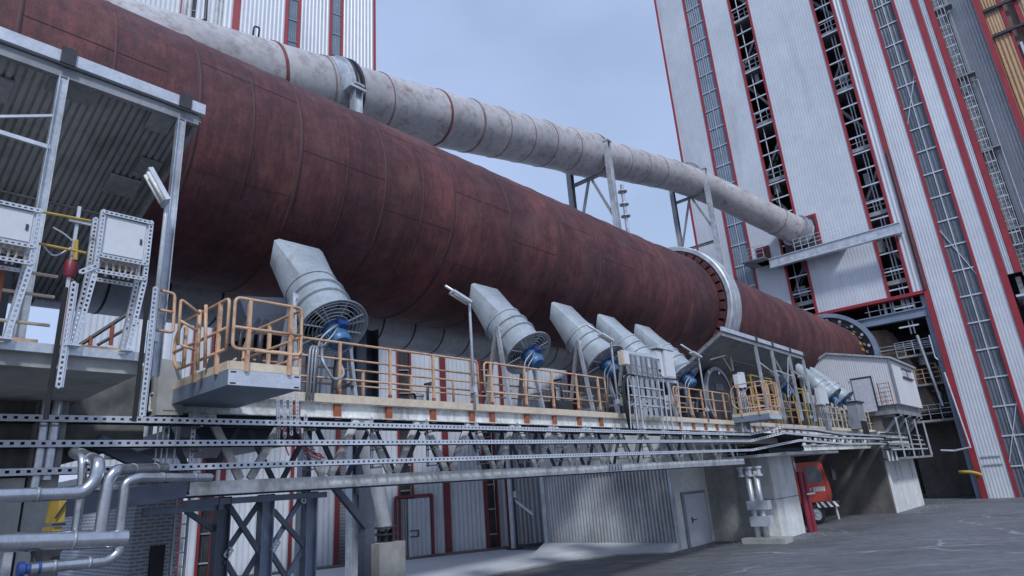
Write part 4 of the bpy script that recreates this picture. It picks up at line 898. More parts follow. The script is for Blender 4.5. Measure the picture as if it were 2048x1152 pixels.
# ------------------------------------------------------------------ shelters over the roller stations
def shelter(lb, x0, x1, y0, z0, y1, z1, posts, pz, skew=0., m_='dull', post_m='galv', pit=.2):
    s_ = T('roller_shelter', lb, 'shelter', ((x0+x1)/2, y0, z0), 'sheet-metal roller shelters')
    u = V((x1-x0, 0, 0)); w_ = V((skew, y1-y0, z1-z0)); n_ = u.cross(w_).normalized()
    if n_.z > 0: n_ = -n_
    b = MB(); b.corr((x0, y0, z0), u, w_, pit, .03, .015, nrm=n_, flat=1.25); b.build('roof_sheet', m_, s_)
    b = MB(); b.box(x0-.05, x1+.05, y0-.09, y0-.01, z0-.04, z0+.12); b.build('fascia', 'galvb', s_)
    b = MB(); b.bar((x0, y0, z0-.1), V((x0, y0, z0-.1))+w_, .06, .1); b.bar((x1, y0, z0-.1), V((x1, y0, z0-.1))+w_, .06, .1); b.bar((x0, y0+.02, z0-.13), (x1, y0+.02, z0-.13), .08, .14)
    b.bar(V((x0, y0, z0-.03))+w_*.5, V((x1, y0, z0-.03))+w_*.5, .03, .03); b.each('purlin', 'steel', s_)
    for x in posts:
        b = MB(); b.ibeam((x, y0-.0, pz), (x, y0-.0, z0-.2), .1, .1, .012, up=(1, 0, 0)); o = b.build('post', post_m, s_)
        b = MB(); b.box(x-.08, x+.08, y0-.12, y0-.092, z0-.06, z0+.17); b.build('clamp', 'dark', o)
    return s_
q = oX(288, 408, 3.02); sk = 2.4
sh1 = shelter('big dark corrugated roller shelter at the left edge, pale posts', -6, 3.02, 8.3, 8.22, 8.3+(q.y-8.3)*sk, 8.22+(q.z-8.22)*sk, (1.4, 2.79), 4.4, 0., 'sheetd', pit=.09)
SLP = (q.z-8.22)/(q.y-8.3)
b = MB()
for x, y, a, c in ((1.55, 8.55, .5, .3), (2.62, 8.6, .3, .3), (.75, 8.9, .5, .35), (2.78, 9.45, .3, .35), (2.6, 9.9, .42, .35)):
    za_, zb_ = (8.22+(yy-8.3)*SLP-.05 for yy in (y-c/2, y+c/2))
    b.hexa([(x-a/2, y-c/2, za_-.03), (x+a/2, y-c/2, za_-.03), (x+a/2, y+c/2, zb_-.03), (x-a/2, y+c/2, zb_-.03)], [(x-a/2, y-c/2, za_), (x+a/2, y-c/2, za_), (x+a/2, y+c/2, zb_), (x-a/2, y+c/2, zb_)])
b.each('patch_plate', 'steel', sh1)
b = MB(); b.bar((.4, 8.28, 7.05), (1.38, 8.28, 7.02), .04, .05); b.bar((.6, 8.28, 7.1), (1.36, 8.28, 7.45), .025, .03); b.build('post_brace', 'galvb', sh1)
b = MB(); b.hexa([(2.72, 8.9, 6.4), (3.0, 8.9, 6.4), (3.0, 8.95, 6.4), (2.72, 8.95, 6.4)], [(2.72, 8.9, 8.0), (3.3, 8.9, 8.0), (3.3, 8.95, 8.0), (2.72, 8.95, 8.0)]); 
q = oX(1362, 734, 21.9); sk = 1.15
sh2 = shelter('grey sheet-metal roller shelter with pale posts in the middle of the walkway', 21.9, 30.85, 9.0, 7.72, 9+(q.y-9)*sk, 7.72+(q.z-7.72)*sk, [oY(1505, 664, 9.).x, oY(1539, 683, 9.).x, oY(1576, 702, 9.).x, oY(1604, 712, 9.).x], 4.66, 0.)
b = MB(); px1, px2, px3 = oY(1539, 683, 9.).x, oY(1576, 702, 9.).x, oY(1604, 712, 9.).x
for a, c in ((px1, px2),): b.bar((a, 9.05, 7.5), (c, 9.05, 5.6), .04, .04); b.bar((a, 9.05, 6.7), (c, 9.05, 7.5-.9), .05, .05); b.bar((c, 9.05, 7.5), ((a+c)/2, 9.05, 5.6), .04, .04)
b.build('post_brace', 'galv', sh2)

# ------------------------------------------------------------------ corrugated cabin by the tower
cab = T('kiln_cabin', 'white corrugated cabin with lavender door and window on the far pier', 'cabin', (46, 10, 6))
cx, cy, cz = 43.4, 7.8, 5.92; cyb = 13.2; zt_ = 8.6; cx1 = 50.6; zr = 9.5; yr_ = 11.2
gable = [(cx, cy, cz), (cx, cyb, cz), (cx, cyb, zt_-.1), (cx, yr_, zr), (cx, cy, zt_)]
b = MB(); b.prism([(x+.05, y+.05 if y < 9 else y, z) for x, y, z in gable], (cx1-cx-.1, 0, 0)); b.build('wall', 'cabwhite', cab)
n_ = 42; p_ = (cyb-cy)/n_
def roofz(y): return zt_+(zr-zt_)*(y-cy)/(yr_-cy) if y < yr_ else zr-(zr-zt_+.1)*(y-yr_)/(cyb-yr_)
b = MB()
for i in range(n_*2):
    y = cy+p_*i/2
    if i % 2 == 0: b.hexa([(cx-.015+.03, y, cz), (cx-.015+.03, y+p_*.55, cz), (cx+.049, y+p_*.55, cz), (cx+.049, y, cz)], [(cx+.015, y, roofz(y)), (cx+.015, y+p_*.55, roofz(y+p_*.55)), (cx+.049, y+p_*.55, roofz(y+p_*.55)), (cx+.049, y, roofz(y))])
b.build('rib_set', 'cabwhite', cab)
b = MB(); 
for ya, yb in ((cy-.15, yr_), (cyb+.1, yr_)):
    b.hexa([(cx-.15, ya, roofz(max(cy, min(cyb, ya)))-.02), (cx1+.1, ya, roofz(max(cy, min(cyb, ya)))-.02), (cx1+.1, yb, zr), (cx-.15, yb, zr)], [(cx-.15, ya, roofz(max(cy, min(cyb, ya)))+.09), (cx1+.1, ya, roofz(max(cy, min(cyb, ya)))+.09), (cx1+.1, yb, zr+.11), (cx-.15, yb, zr+.11)])
b.build('roof', 'galv', cab)
b = MB(); b.box(cx-.05, cx+.03, cy-.04, cy+.08, cz, zt_+.02); b.build('corner_trim', 'dull', cab)
b = MB(); ya, yb = oX(1741, 757, cx).y, oX(1703, 761, cx).y; zd_ = oX(1722, 758, cx).z; b.box(cx-.06, cx+.0, ya, yb, cz-.3, zd_); o = b.build('door', 'lav', cab)
b = MB(); b.box(cx-.08, cx-.061, ya-.08, ya, cz-.3, zd_+.1); b.box(cx-.08, cx-.061, ya, yb+.08, zd_+.001, zd_+.1); b.build('frame', 'dark', o)
b = MB(); wa, wb = oY(1803, 738, cy), oY(1826, 765, cy); b.box(wa.x, wb.x, cy-.0, cy+.052, wb.z+.2, wa.z); o = b.build('window', 'lav', cab)
b = MB(); b.box(wa.x-.1, wb.x+.1, cy-.04, cy+.0, wa.z, wa.z+.08); b.box(wa.x-.1, wb.x+.1, cy-.06, cy, wb.z+.1, wb.z+.2); b.box((wa.x+wb.x)/2-.05, (wa.x+wb.x)/2+.05, cy-.03, cy-.001, wb.z+.2, wa.z); b.build('frame', 'dark', o)
b = MB(); b.box(cx+.2, cx1+.3, cy+.3, 13, cz-.55, cz-.001); b.build('base_deck', 'steel', cab)
b = MB()
for x in (44.2, 46.6, 49, 50.4): b.bar((x, cy+.3, cz-.5), (x, 9.2, cz-1.7), .12, .16); b.bar((x, cy+.2, cz-.62), (x, 9.3, cz-.62), .12, .14)
b.each('support_strut', 'dull', cab)
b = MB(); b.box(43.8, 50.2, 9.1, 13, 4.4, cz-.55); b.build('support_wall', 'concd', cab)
b = MB(); b.tube([(cx-.3, ya-.35, cz), (cx-.3, ya-.35, cz+1.3)], .03, 6); b.tube([(cx-.3, ya-.95, cz), (cx-.3, ya-.95, cz+1.3)], .03, 6)
for k in range(5): b.tube([(cx-.3, ya-.95, cz+.2+.26*k), (cx-.3, ya-.35, cz+.2+.26*k)], .02, 6)
tag(b.build('step_ladder', 'orange', loc=(cx-.3, ya-.6, cz)), 'short rusty ladder hooked beside the cabin door', 'ladder')

# ------------------------------------------------------------------ lamps on bent poles
def lamp(lb, x, y, z0, zt, reach=.9, along=-.55, tilt=.28, m_='galvb'):
    l = T('pole_lamp', lb, 'lamp', (x, y, z0), 'tube lamps on bent poles')
    end = V((x+along, y+.1, zt+tilt)); b = MB(); b.tube(arc([(x, y, z0), (x, y, zt), end], .12, 5), .032, 8); b.build('pole', m_, l, True)
    d = (end-V((x, y, zt))).normalized(); c0 = V((x, y, zt))+d*.08+V((0, -.02, -.11)); sv = d.cross(V((0, 1, 0))).normalized()
    h = MB(); a, e = c0+V((0, -.07, 0)), c0+d*.5+V((0, -.07, 0)); h.bar(a, e, .2, .06, up=sv); o = h.build('luminaire', 'galvb', l)
    g = MB(); dn = sv if sv.z < 0 else -sv
    for s_ in (-.05, .05): g.tube([a+V((0, s_, 0))+dn*.035+d*.03, e+V((0, s_, 0))+dn*.035-d*.03], .025, 8)
    g.build('tubes', 'lamp', o, True)
    h = MB(); h.box(x-.05, x+.05, y-.06, y+.06, z0+.35, z0+.47); h.build('junction_box', 'galvb', l)
    return l
lamp('pole lamp beside the left roller shelter, leaning over the white cabinet', 2.66, 8.1, 4.42, 6.62, along=-.16, tilt=.34)
lamp('tall pole lamp in front of the second cooling fan', 9.5, 9.5, 4.42, 6.83, along=-.62, tilt=.26)
lamp('pole lamp in front of the third and fourth cooling fans', 15.15, 9.5, 4.45, 6.65, along=-.9, tilt=.3)
lamp('pole lamp left of the roller drive housing', 20.75, 9.5, 4.45, 6.75, along=-1., tilt=.3)
lamp('pole lamp under the middle of the roller shelter, near the yellow guard', 27.6, 9.3, 4.5, 6.6, along=-1.5, tilt=.45)
lamp('pole lamp under the right end of the roller shelter', 31.2, 9.3, 4.5, 6.7, along=-1.3, tilt=.4)

# ------------------------------------------------------------------ cabinets on the left deck
def cabinet(lb, x0, x1, y, z0, z1, legs, zb):
    c = T('control_cabinet', lb, 'cabinet', ((x0+x1)/2, y, zb), 'white cabinets in perforated frames')
    b = MB(); b.box(x0+.025, x1-.025, y+.02, y+.25, z0+.02, z1-.02); b.build('box', 'box', c)
    b = MB(); b.box(x0+.045, x1-.045, y+.008, y+.019, z0+.045, z1-.045); b.build('door', 'box', c)
    b = MB(); b.box(x1-.09, x1-.07, y-.004, y+.0075, (z0+z1)/2-.03, (z0+z1)/2+.03); b.build('latch', 'dark', c)
    for x in (x0, x1):
        for yy in (y, y+.26):
            b = MB(); b.perf((x, yy, z0-.17), (x, yy, z1+.02), .045, .012, .045, .022, nrm=(0, -1, 0)); b.bar((x-.02, yy+.02, z0-.17), (x-.02, yy+.02, z1+.02), .008, .04); b.build('frame_upright', 'galvb', c)
    for z in (z1, z0, z0-.17):
        for yy in (y-.012, y+.272):
            b = MB(); b.perf((x0, yy, z), (x1, yy, z), .04, .012, .045, .022, nrm=(0, -1, 0)); b.build('frame_rail', 'galvb', c)
    b = MB(); rr = random.Random(int(x0*100))
    for k in range(7): x = x0+.05+(x1-x0-.1)*k/6; b.tube(arc([(x, y+.13, z0+.02), (x+.01, y+.1, z0-.06), (x+.05*rr.uniform(-1, 1), y+.13, z0-.17)], .03, 3), .012, 6); b.lathe((x, y+.13, z0+.02), (0, 0, -1), [(0, .018), (.03, .018), (.03, 0)], 6)
    b.build('cable_glands', 'toe', c)
    for s_ in legs:
        x = x0 if s_ < 0 else x1
        for yy, dx, dy in ((y, -.09, -.02), (y+.26, -.04, .1)):
            b = MB(); b.perf((x, yy, z0-.17), (x+dx, yy+dy, zb), .05, .014, .05, .025, nrm=(0, -1, 0)); b.bar((x-.02, yy+.02, z0-.17), (x-.02+dx, yy+.02+dy, zb), .01, .04); o = b.build('leg', 'galvb', c)
            b = MB(); b.box(x+dx-.07, x+dx+.04, yy+dy-.05, yy+dy+.05, zb, zb+.015); b.build('foot_plate', 'galv', o)
    return c
cabinet('white cabinet in a perforated steel frame standing on the deck edge beside the shelter post', 1.735, 2.2, 7.12, 5.38, 5.87, (-1, 1), 4.4)
cabinet('white cabinet cut by the left edge of the photo', .72, 1.2, 7.12, 5.34, 5.72, (1,), 4.4)
for i, (p, lb) in enumerate((((148, 565), 'perforated cable riser running down the deck edge left of the white cabinet'), ((311, 575), 'perforated cable riser running down right of the white cabinet'))):
    q = oY(*p, 7.1); r_ = T('cable_riser', lb, 'cable riser', (q.x, 7.1, 3.4), 'perforated cable risers at the left deck')
    b = MB(); b.perf((q.x, 7.1, 3.75 if i else 4.0), (q.x, 7.1, q.z), .05, .012, .05, .025, nrm=(0, -1, 0)); b.build('angle', 'galvb', r_)
    b = MB(); b.bar((q.x+.035, 7.13, 3.75 if i else 4.0), (q.x+.035, 7.13, q.z), .015, .05); b.build('back_angle', 'galv', r_)
    b = MB()
    for k in range(3): b.tube([(q.x-.04-.012*k, 7.14, 3.7), (q.x-.04-.012*k, 7.14, q.z-.05)], .011, 6)
    b.build('cable', 'black', r_)
b = MB(); q = oY(165, 545, 7.1); b.perf((q.x-.02, 7.1, q.z), (q.x+.12, 7.1, q.z+.1), .05, .012, .05, .025); tag(b.build('cable_bracket', 'galvb', loc=q), 'short perforated bracket tying the riser to the white cabinet frame', 'bracket')
# instrument stand with yellow arms and a dark red horn
q = oY(146, 500, 7.3); st_ = T('instrument_post', 'thin instrument post with yellow arms left of the white cabinet', 'post', (q.x, 7.3, 4.4))
b = MB(); b.box(q.x-.015, q.x+.015, 7.29, 7.32, 4.4, oY(154, 412, 7.3).z); b.build('post', 'galvb', st_)
b = MB()
for p, r_ in (((85, 424), (182, 442)), ((78, 487), (172, 506))): b.tube([oY(*p, 7.25), oY(*r_, 7.25)], .013, 6)
b.tube([oY(153, 480, 7.26), oY(151, 520, 7.26)], .02, 6); b.build('yellow_arm', 'yellow', st_)
b = MB(); b.box(q.x-.08, q.x+.12, 7.26, 7.29, oY(150, 443, 7.3).z-.02, oY(150, 443, 7.3).z+.01); b.tube(arc([(q.x-.2, 7.3, q.z+.2), (q.x-.1, 7.3, q.z+.16), (q.x-.02, 7.3, q.z+.1)], .1, 3), .008, 5); b.tube(arc([(q.x-.25, 7.3, q.z-.02), (q.x-.15, 7.3, q.z-.12), (q.x-.02, 7.3, q.z+.02)], .1, 3), .008, 5); b.build('fittings', 'galvb', st_)
q2 = oY(141, 537, 7.3); b = MB(); b.lathe(q2-V((0, 0, .09)), (0, 0, 1), [(0, 0), (0, .05), (.05, .06), (.14, .06), (.18, .045), (.19, 0)], 14); tag(b.build('warning_horn', 'maroon', smooth=True, auto=30, loc=q2-V((0, 0, .09))), 'dark red warning horn below the yellow arms', 'horn')
# left deck railing: orange posts, pale rails
lr = T('railing', 'orange-posted railing on the left concrete deck behind the cabinets', 'railing', (1.5, 7.5, 4.4), 'railings on the left deck')
for p in ((122, 688), (-20, 670)): 
    q = oY(*p, 7.5); b = MB(); b.bar((q.x, 7.5, 4.4), (q.x, 7.5, 5.2), .05, .05, up=(1, 0, 0)); b.build('post', 'orange', lr)
for z in (5.2, 4.98, 4.68): b = MB(); b.tube([(-.5, 7.5, z), (1.5, 7.5, z)], .018, 8); b.build('rail', 'toe', lr)
b = MB(); b.box(-1, 1.42, 7.48, 7.5, 4.402, 4.52); b.box(1.62, 2.2, 7.5, 7.52, 4.402, 4.52); b.build('toe_board', 'rail', lr)
sr = T('stair_railing', 'dark stair handrails rising behind the white cabinet', 'railing', (2.6, 9.6, 4.3))
b = MB(); b.tube([oY(160, 690, 9.), oY(275, 615, 9.)], .025, 8); b.tube([oY(195, 690, 9.), oY(275, 645, 9.)], .02, 8); b.build('rail', 'dark', sr)
for p, r_ in (((221, 690), (225, 650)), ((180, 690), (182, 672)), ((262, 660), (266, 618))): b = MB(); b.tube([oY(*p, 9.), oY(*r_, 9.)], .025, 6); b.build('post', 'orange', sr)
er = T('railing', 'short looped peach railing behind the square concrete post', 'railing', (2.9, 8.2, 4.6), 'railings on the left deck')
for pts in (((312, 578), (350, 588), (346, 665), (310, 660)), ((312, 618), (347, 625)), ((356, 690), (362, 598), (400, 628)), ((358, 640), (395, 662)), ((362, 690), (390, 700))):
    b = MB(); b.tube(arc([oY(*p, 8.15) for p in pts], .05, 4), .02, 8); b.build('rail', 'rail', er, True)
for p, r_ in (((372, 655), (367, 735)), ((400, 620), (395, 740)), ((412, 610), (410, 735))): b = MB(); b.tube([oY(*p, 8.3), oY(*r_, 8.3)], .024, 8); b.build('post', 'rail', er, True)

# ------------------------------------------------------------------ roller station behind the balcony
rs = T('roller_station', 'black kiln support roller housing behind the left balcony', 'machine', (5.0, 12.2, 4.4), 'black support roller housings')
b = MB(); b.lathe((5.6, 12.4, 6.2), (1, 0, 0), [(0, 0), (0, .8), (1.0, .8), (1.0, 0)], 40); b.build('roller', 'dark', rs, True, auto=30)
b = MB(); b.hexa([(5.0, 11.2, 4.4), (6.5, 11.2, 4.4), (6.5, 12.8, 4.4), (5.0, 12.8, 4.4)], [(5.2, 11.4, 5.7), (6.3, 11.4, 5.7), (6.3, 12.6, 5.7), (5.2, 12.6, 5.7)]); b.build('housing', 'dark', rs)
qa, qb_, qc_, qd_ = (oY(*p, 11.1) for p in ((505, 668), (585, 672), (622, 598), (478, 592)))
b = MB(); b.prism([qa, qb_, qc_, qd_], (0, 1.1, 0)); b.build('hopper', 'navy', rs)
b = MB(); b.box(-5, 1.7, 11.2, 12.6, 4.4, 6.6); b.box(-5, 1.4, 10.6, 11.2, 4.4, 5.2); b.each('dark_filler_box', 'dark', rs)  # added dark boxes, close the sky gaps behind the left cabinets
b = MB()
for x in (5.1, 5.6, 6.1): b.lathe((x, 11.2, 4.95), (0, -1, 0), [(0, 0), (0, .16), (.12, .16), (.12, .08), (.2, .08), (.2, 0)], 12)
b.each('flange', 'galv', rs, True, auto=30)
b = MB(); b.box(4.6, 7.2, 11.3, 13, 4.2, 4.4); b.box(4.4, 6.9, 11.6, 15.5, 3.95, 4.2); b.build('bedplate', 'navy', rs)
b = MB()
for p, r_ in ((4.7, .035), (4.9, .035), (5.05, .05)): b.tube(arc([(p, 10.2, 4.4), (p, 10.2, 5.6), (p+.3, 10.6, 6.0)], .15, 4), r_, 8)
b.each('oil_pipe', 'dark', rs, True)
# ------------------------------------------------------------------ drive under the middle shelter
gd = T('roller_drive', 'large dark round drive housing with a small plate under the roller shelter', 'machine', (24, 11, 4.5), 'black support roller housings')
gy = 10.35
b = MB(); b.lathe((24.0, gy, 5.55), (0, 1, 0), [(0, 0), (0, 1.12), (.08, 1.2), (1.2, 1.2), (1.3, 1.1), (1.3, 0)], 48); b.build('housing', 'dark', gd, True, auto=30)
b = MB(); b.lathe((24.0, gy-.04, 5.55), (0, 1, 0), [(0, 1.1), (0, 1.24), (.12, 1.24), (.12, 1.1)], 48, closed=True); b.build('flange', 'dull', gd, True, auto=30)
b = MB(); b.box(23.7, 24.4, gy-.02, gy-.002, 5.85, 6.12); b.build('name_plate', 'navy', gd)
b = MB(); b.box(22.6, 25.6, gy+.1, 12.6, 4.42, 4.95); b.box(25.4, 26.4, gy+.3, 12, 4.95, 6.1); b.build('bedplate', 'dark', gd)
b = MB()
for x, z in ((23.2, 6.5), (24.15, 6.55)): b.lathe((x, gy-.03, z), (0, -1, 0), [(0, .07), (.05, .05), (.05, 0)], 10)
b.each('inspection_lamp', 'lamp', gd, True)
b = MB(); b.bar(oY(1420, 719, 9.9), oY(1460, 708, 9.9), .06, .06); b.bar(oY(1460, 708, 9.9), oY(1466, 742, 9.9), .06, .06); b.bar(oY(1445, 713, 9.9), oY(1462, 742, 9.9), .04, .04); tag(b.build('hoist_arm', 'toe', loc=oY(1460, 742, 9.9)), 'cream swing arm frame in front of the round drive housing', 'arm')
yg = T('yellow_guard', 'yellow guard frame over a dark coupling under the roller shelter', 'guard', (27, 9.9, 4.5))
b = MB(); x0, x1, y0, y1, z0, z1 = 25.9, 28.2, 9.75, 10.6, 4.5, 6.55
for x in (x0, (x0+x1)/2, x1):
    for y in (y0, y1): b.bar((x, y, z0), (x, y, z1), .05, .05, up=(1, 0, 0))
for z in (5.5, z1-.03):
    for y in (y0, y1): b.bar((x0, y, z), (x1, y, z), .05, .05)
    for x in (x0, x1): b.bar((x, y0, z), (x, y1, z), .05, .05)
b.build('frame', 'yellow', yg)
b = MB(); b.lathe((27.0, 9.95, 5.4), (0, 1, 0), [(0, 0), (0, .5), (.5, .5), (.5, 0)], 24); b.box(26.4, 27.9, 10, 10.5, 4.5, 5.2); b.build('coupling', 'dark', yg, True, auto=30)
yg2 = copy_tree(yg); yg2.location = (32.2, 9.9, 4.3); yg2['label'] = 'yellow guard frame behind the right end of the shelter'

# ------------------------------------------------------------------ switch rack and cabinets on the walkway
rk = T('switch_rack', 'rack of grey switch boxes with many conduits in front of the fourth fan', 'switch rack', (16.8, 9.35, 4.0))
X0, X1 = 15.45, 18.4; RY = 9.3
b = MB()
for z in (6.28, 5.55): b.bar((X0-.1, RY+.03, z+.0), (X1+.05, RY+.03, z+.07), .05, .09)
b.build('frame_rail', 'galvb', rk)
for i in range(6):
    x = X0+.28+i*.3
    for z in (5.62,):
        b = MB(); b.box(x-.1, x+.1, RY-.1, RY, z, z+.6); b.build('switch_box', 'dull', rk)
        b = MB(); b.box(x-.07, x+.07, RY-.112, RY-.101, z+.28, z+.56); b.box(x-.03, x+.03, RY-.13, RY-.101, z+.1, z+.2); b.build('switch_cover', 'galv' if i % 2 else 'dull', rk)
for i in range(5):
    x = X0+.35+i*.32; b = MB()
    for k in range(4): b.tube([(x+.05*k, RY-.02, 5.6), (x+.05*k, RY-.02, 4.45)], .017, 6)
    b.build('conduits', 'dull', rk)
for i in range(3):
    b = MB(); b.box(X0, X0+2.0, RY-.05, RY-.04, 4.75+i*.26, 4.79+i*.26); b.build('clamp_bar', 'galv', rk)
for x, ax_ in ((X0-.05, -.25), (X0+.25, -.2), (X0+.5, -.15), (X0+1.7, -.2), (X0+2.0, -.22), (X0+2.3, -.25), (X0+2.95, -.3)):
    b = MB(); b.perf((x, RY-.05, 5.6), (x+ax_, RY-.12, 4.1), .05, .015, .08, .03); b.bar((x+.02, RY-.03, 5.6), (x+ax_+.02, RY-.1, 4.1), .012, .04); b.build('leg', 'galvb', rk)
b = MB()
for k in range(5): b.tube(arc([(X0-.1-.05*k, RY-.06, 4.05), (X0-.35-.03*k, RY-.06, 5.2), (X0-.05-.02*k, RY-.06, 5.62), (X0+.3, RY-.06, 5.6)], .2, 4), .022, 6)
b.build('cable_bundle', 'black', rk, True)
wc = T('wall_cabinet', 'pale cabinet pair on the right end of the switch rack', 'cabinet', (17.7, 9.3, 5.6))
b = MB(); b.box(17.2, 17.5, 9.2, 9.42, 5.7, 6.5); b.box(17.58, 18.15, 9.15, 9.42, 5.68, 6.55); b.build('body', 'box', wc)
b = MB(); b.box(17.15, 18.25, 9.12, 9.45, 6.56, 6.62); b.build('rain_hood', 'galvb', wc)
b = MB(); b.box(17.61, 18.12, 9.135, 9.149, 5.72, 6.51); b.build('door', 'box', wc)
jb = T('junction_box', 'small cream junction box at the left end of the switch rack', 'box', (15.3, 9.3, 5.8))
b = MB(); b.box(15.12, 15.42, 9.12, 9.3, 5.85, 6.25); b.build('body', 'toe', jb); b = MB(); b.box(15.14, 15.4, 9.105, 9.119, 5.87, 6.23); b.build('lid', 'box', jb)
def jbox(lb, x, y, z, w_, h_, grp, two=True):
    j = T('junction_box', lb, 'box', (x, y, z), grp)
    b = MB(); b.box(x, x+w_, y-.16, y, z, z+h_); b.build('body', 'box', j)
    if two: b = MB(); b.box(x+w_*1.1, x+w_*1.9, y-.14, y, z+h_*.1, z+h_*1.25); b.build('body', 'box', j)
    b = MB()
    for k in range(6): xx = x+w_*.15+k*w_*.3; b.tube(arc([(xx, y-.07, z), (xx+.05*(k-2), y-.07, z-.5-.05*k), (xx-.1*(k-3), y-.07, 4.2)], .2, 4), .02, 6)
    b.build('cables', 'dull' , j, True)
    b = MB()
    for xx in (x+.05, x+w_*1.7): b.bar((xx, y, 4.1), (xx+.1, y, z), .05, .04, up=(1, 0, 0))
    b.build('stand', 'galvb', j); return j
jbox('pale junction boxes on a stand in front of the round drive housing', 23.0, 9.3, 5.72, .42, .5, 'pale boxes with drooping cables')
jbox('pair of pale cabinets right of the roller shelter', 32.6, 9.3, 5.55, .75, .8, 'pale boxes with drooping cables')
cc = T('control_desk', 'dark upright control box before the cabin door', 'box', (40.2, 9.2, 4.5))
b = MB(); b.box(38.4, 39.8, 9.0, 9.5, 4.5, 5.9); b.build('body', 'dull', cc); b = MB(); b.box(38.3, 39.9, 8.9, 9.55, 5.901, 5.98); b.build('lid', 'dark', cc)
b = MB()
for k in range(6): b.tube([(38.5+k*.22, 8.96, 3.9), (38.5+k*.22, 8.96, 4.9)], .03, 6)
b.build('cables', 'black', cc)
# cable loops and conduits hanging from the walkway next to the first fan
b = MB()
for k in range(4): b.perf((5.02+k*.11, 9.38, 3.75+.04*k), (4.98+k*.11, 9.38, 4.5), .05, .02, .06, .03)
hb = tag(b.build('cable_ladder_cluster', 'galvb', loc=(5.2, 9.4, 3.7)), 'cluster of perforated cable ladders hanging below the first fan', 'cable ladder')
b = MB(); b.tube(arc([(5.1, 9.32, 4.0), (5.15, 9.3, 3.75), (5.4, 9.1, 3.55), (5.62, 9.1, 3.5), (5.6, 9.1, 3.42), (5.35, 9.15, 3.52)], .15, 5), .012, 6); b.tube(arc([(5.35, 9.32, 4.0), (5.36, 9.3, 3.7), (5.5, 9.1, 3.5), (5.66, 9.1, 3.45)], .15, 5), .012, 6); b.tube(arc([(5.0, 9.32, 4.0), (5.08, 9.3, 3.7), (5.05, 9.1, 3.5)], .15, 5), .012, 6); tag(b.build('loose_cables', 'maroon', smooth=True, loc=(5.3, 9.2, 3.5)), 'loose dark red cables drooping over the trays below the first fan', 'cables')
b = MB()
for k in range(3): b.tube(arc([(5.55+k*.06, 9.5, 4.42), (5.6+k*.06, 9.5, 5.35), (5.95, 9.8, 5.42), (6.3, 10, 5.6)], .15, 5), .02, 8)
b.tube(arc([(6.0, 9.8, 5.5), (5.8, 9.45, 5.1), (6.05, 9.45, 4.75), (6.3, 9.5, 4.9), (6.3, 9.7, 5.2)], .15, 5), .025, 8)
tag(b.build('flexible_conduits', 'dull', smooth=True, loc=(5.8, 9.6, 4.4)), 'bent flexible conduits looping up to the largest fan', 'conduits')
b = MB()
for i, x in enumerate((2.86, 2.93, 3.0, 3.1)): b.tube([(x+.45, 9.5, 3.35), (x+.45, 9.5, 4.3+.05*i)], .014, 6)
tag(b.build('conduits', 'galvb', loc=(3.4, 9.5, 3.4)), 'thin conduits dropping beside the square concrete post', 'conduits')

# ------------------------------------------------------------------ trestle below the walkway
tr = T('trestle', 'dark blue braced steel trestle under the left end of the walkway', 'trestle', (5.7, 11, 0))
TX = [(4.9, 10.9), (5.66, 10.9), (6.5, 10.9)]
for i, (x, y) in enumerate(TX):
    b = MB(); b.ibeam((x, y, 0), (x, y, 2.98), .2, .22, .02, up=(1, 0, 0)); b.build('column', 'blue' if i else 'navy', tr)
for (xa, za), (xb, zb_), m_ in (((4.98, 2.85), (5.56, 2.05), 'navy'), ((5.56, 2.85), (4.98, 2.05), 'navy'), ((5.78, 2.7), (6.4, 2.05), 'navy'), ((6.42, 2.95), (5.78, 2.05), 'blue'), ((4.98, 2.0), (5.56, 1.1), 'navy'), ((5.56, 2.0), (4.98, 1.1), 'navy'), ((5.78, 2.0), (6.4, 1.1), 'navy'), ((6.42, 2.0), (5.78, 1.1), 'blue')):
    b = MB(); off = -.04 if za > zb_ and xb > xa else .05; b.bar((xa, 10.9+off, za), (xb, 10.9+off, zb_), .08, .06, up=(0, 1, 0)); o = b.build('brace', m_, tr)
for (xa, za), (xb, zb_) in (((4.98, 2.05), (5.06, 2.17)), ((5.78, 2.05), (5.88, 2.2)), ((6.42, 2.95), (6.32, 2.8))):
    b = MB(); d = V((xb-xa, 0, zb_-za)).normalized(); b.perf((xa, 10.83, za), (xb, 10.83, zb_), .11, .02, .05, .025, nrm=(0, -1, 0)); b.build('splice_plate', 'galvb', tr)
b = MB(); b.box(4.3, 6.8, 10.8, 11.0, 2.86, 2.96); b.box(3.7, 4.9, 10.86, 10.98, 2.78, 2.86); b.build('crossbeam', 'blue', tr)
b = MB(); b.bar((4.35, 10.95, 2.8), (4.85, 10.95, 2.45), .08, .08); b.build('knee_brace', 'navy', tr)
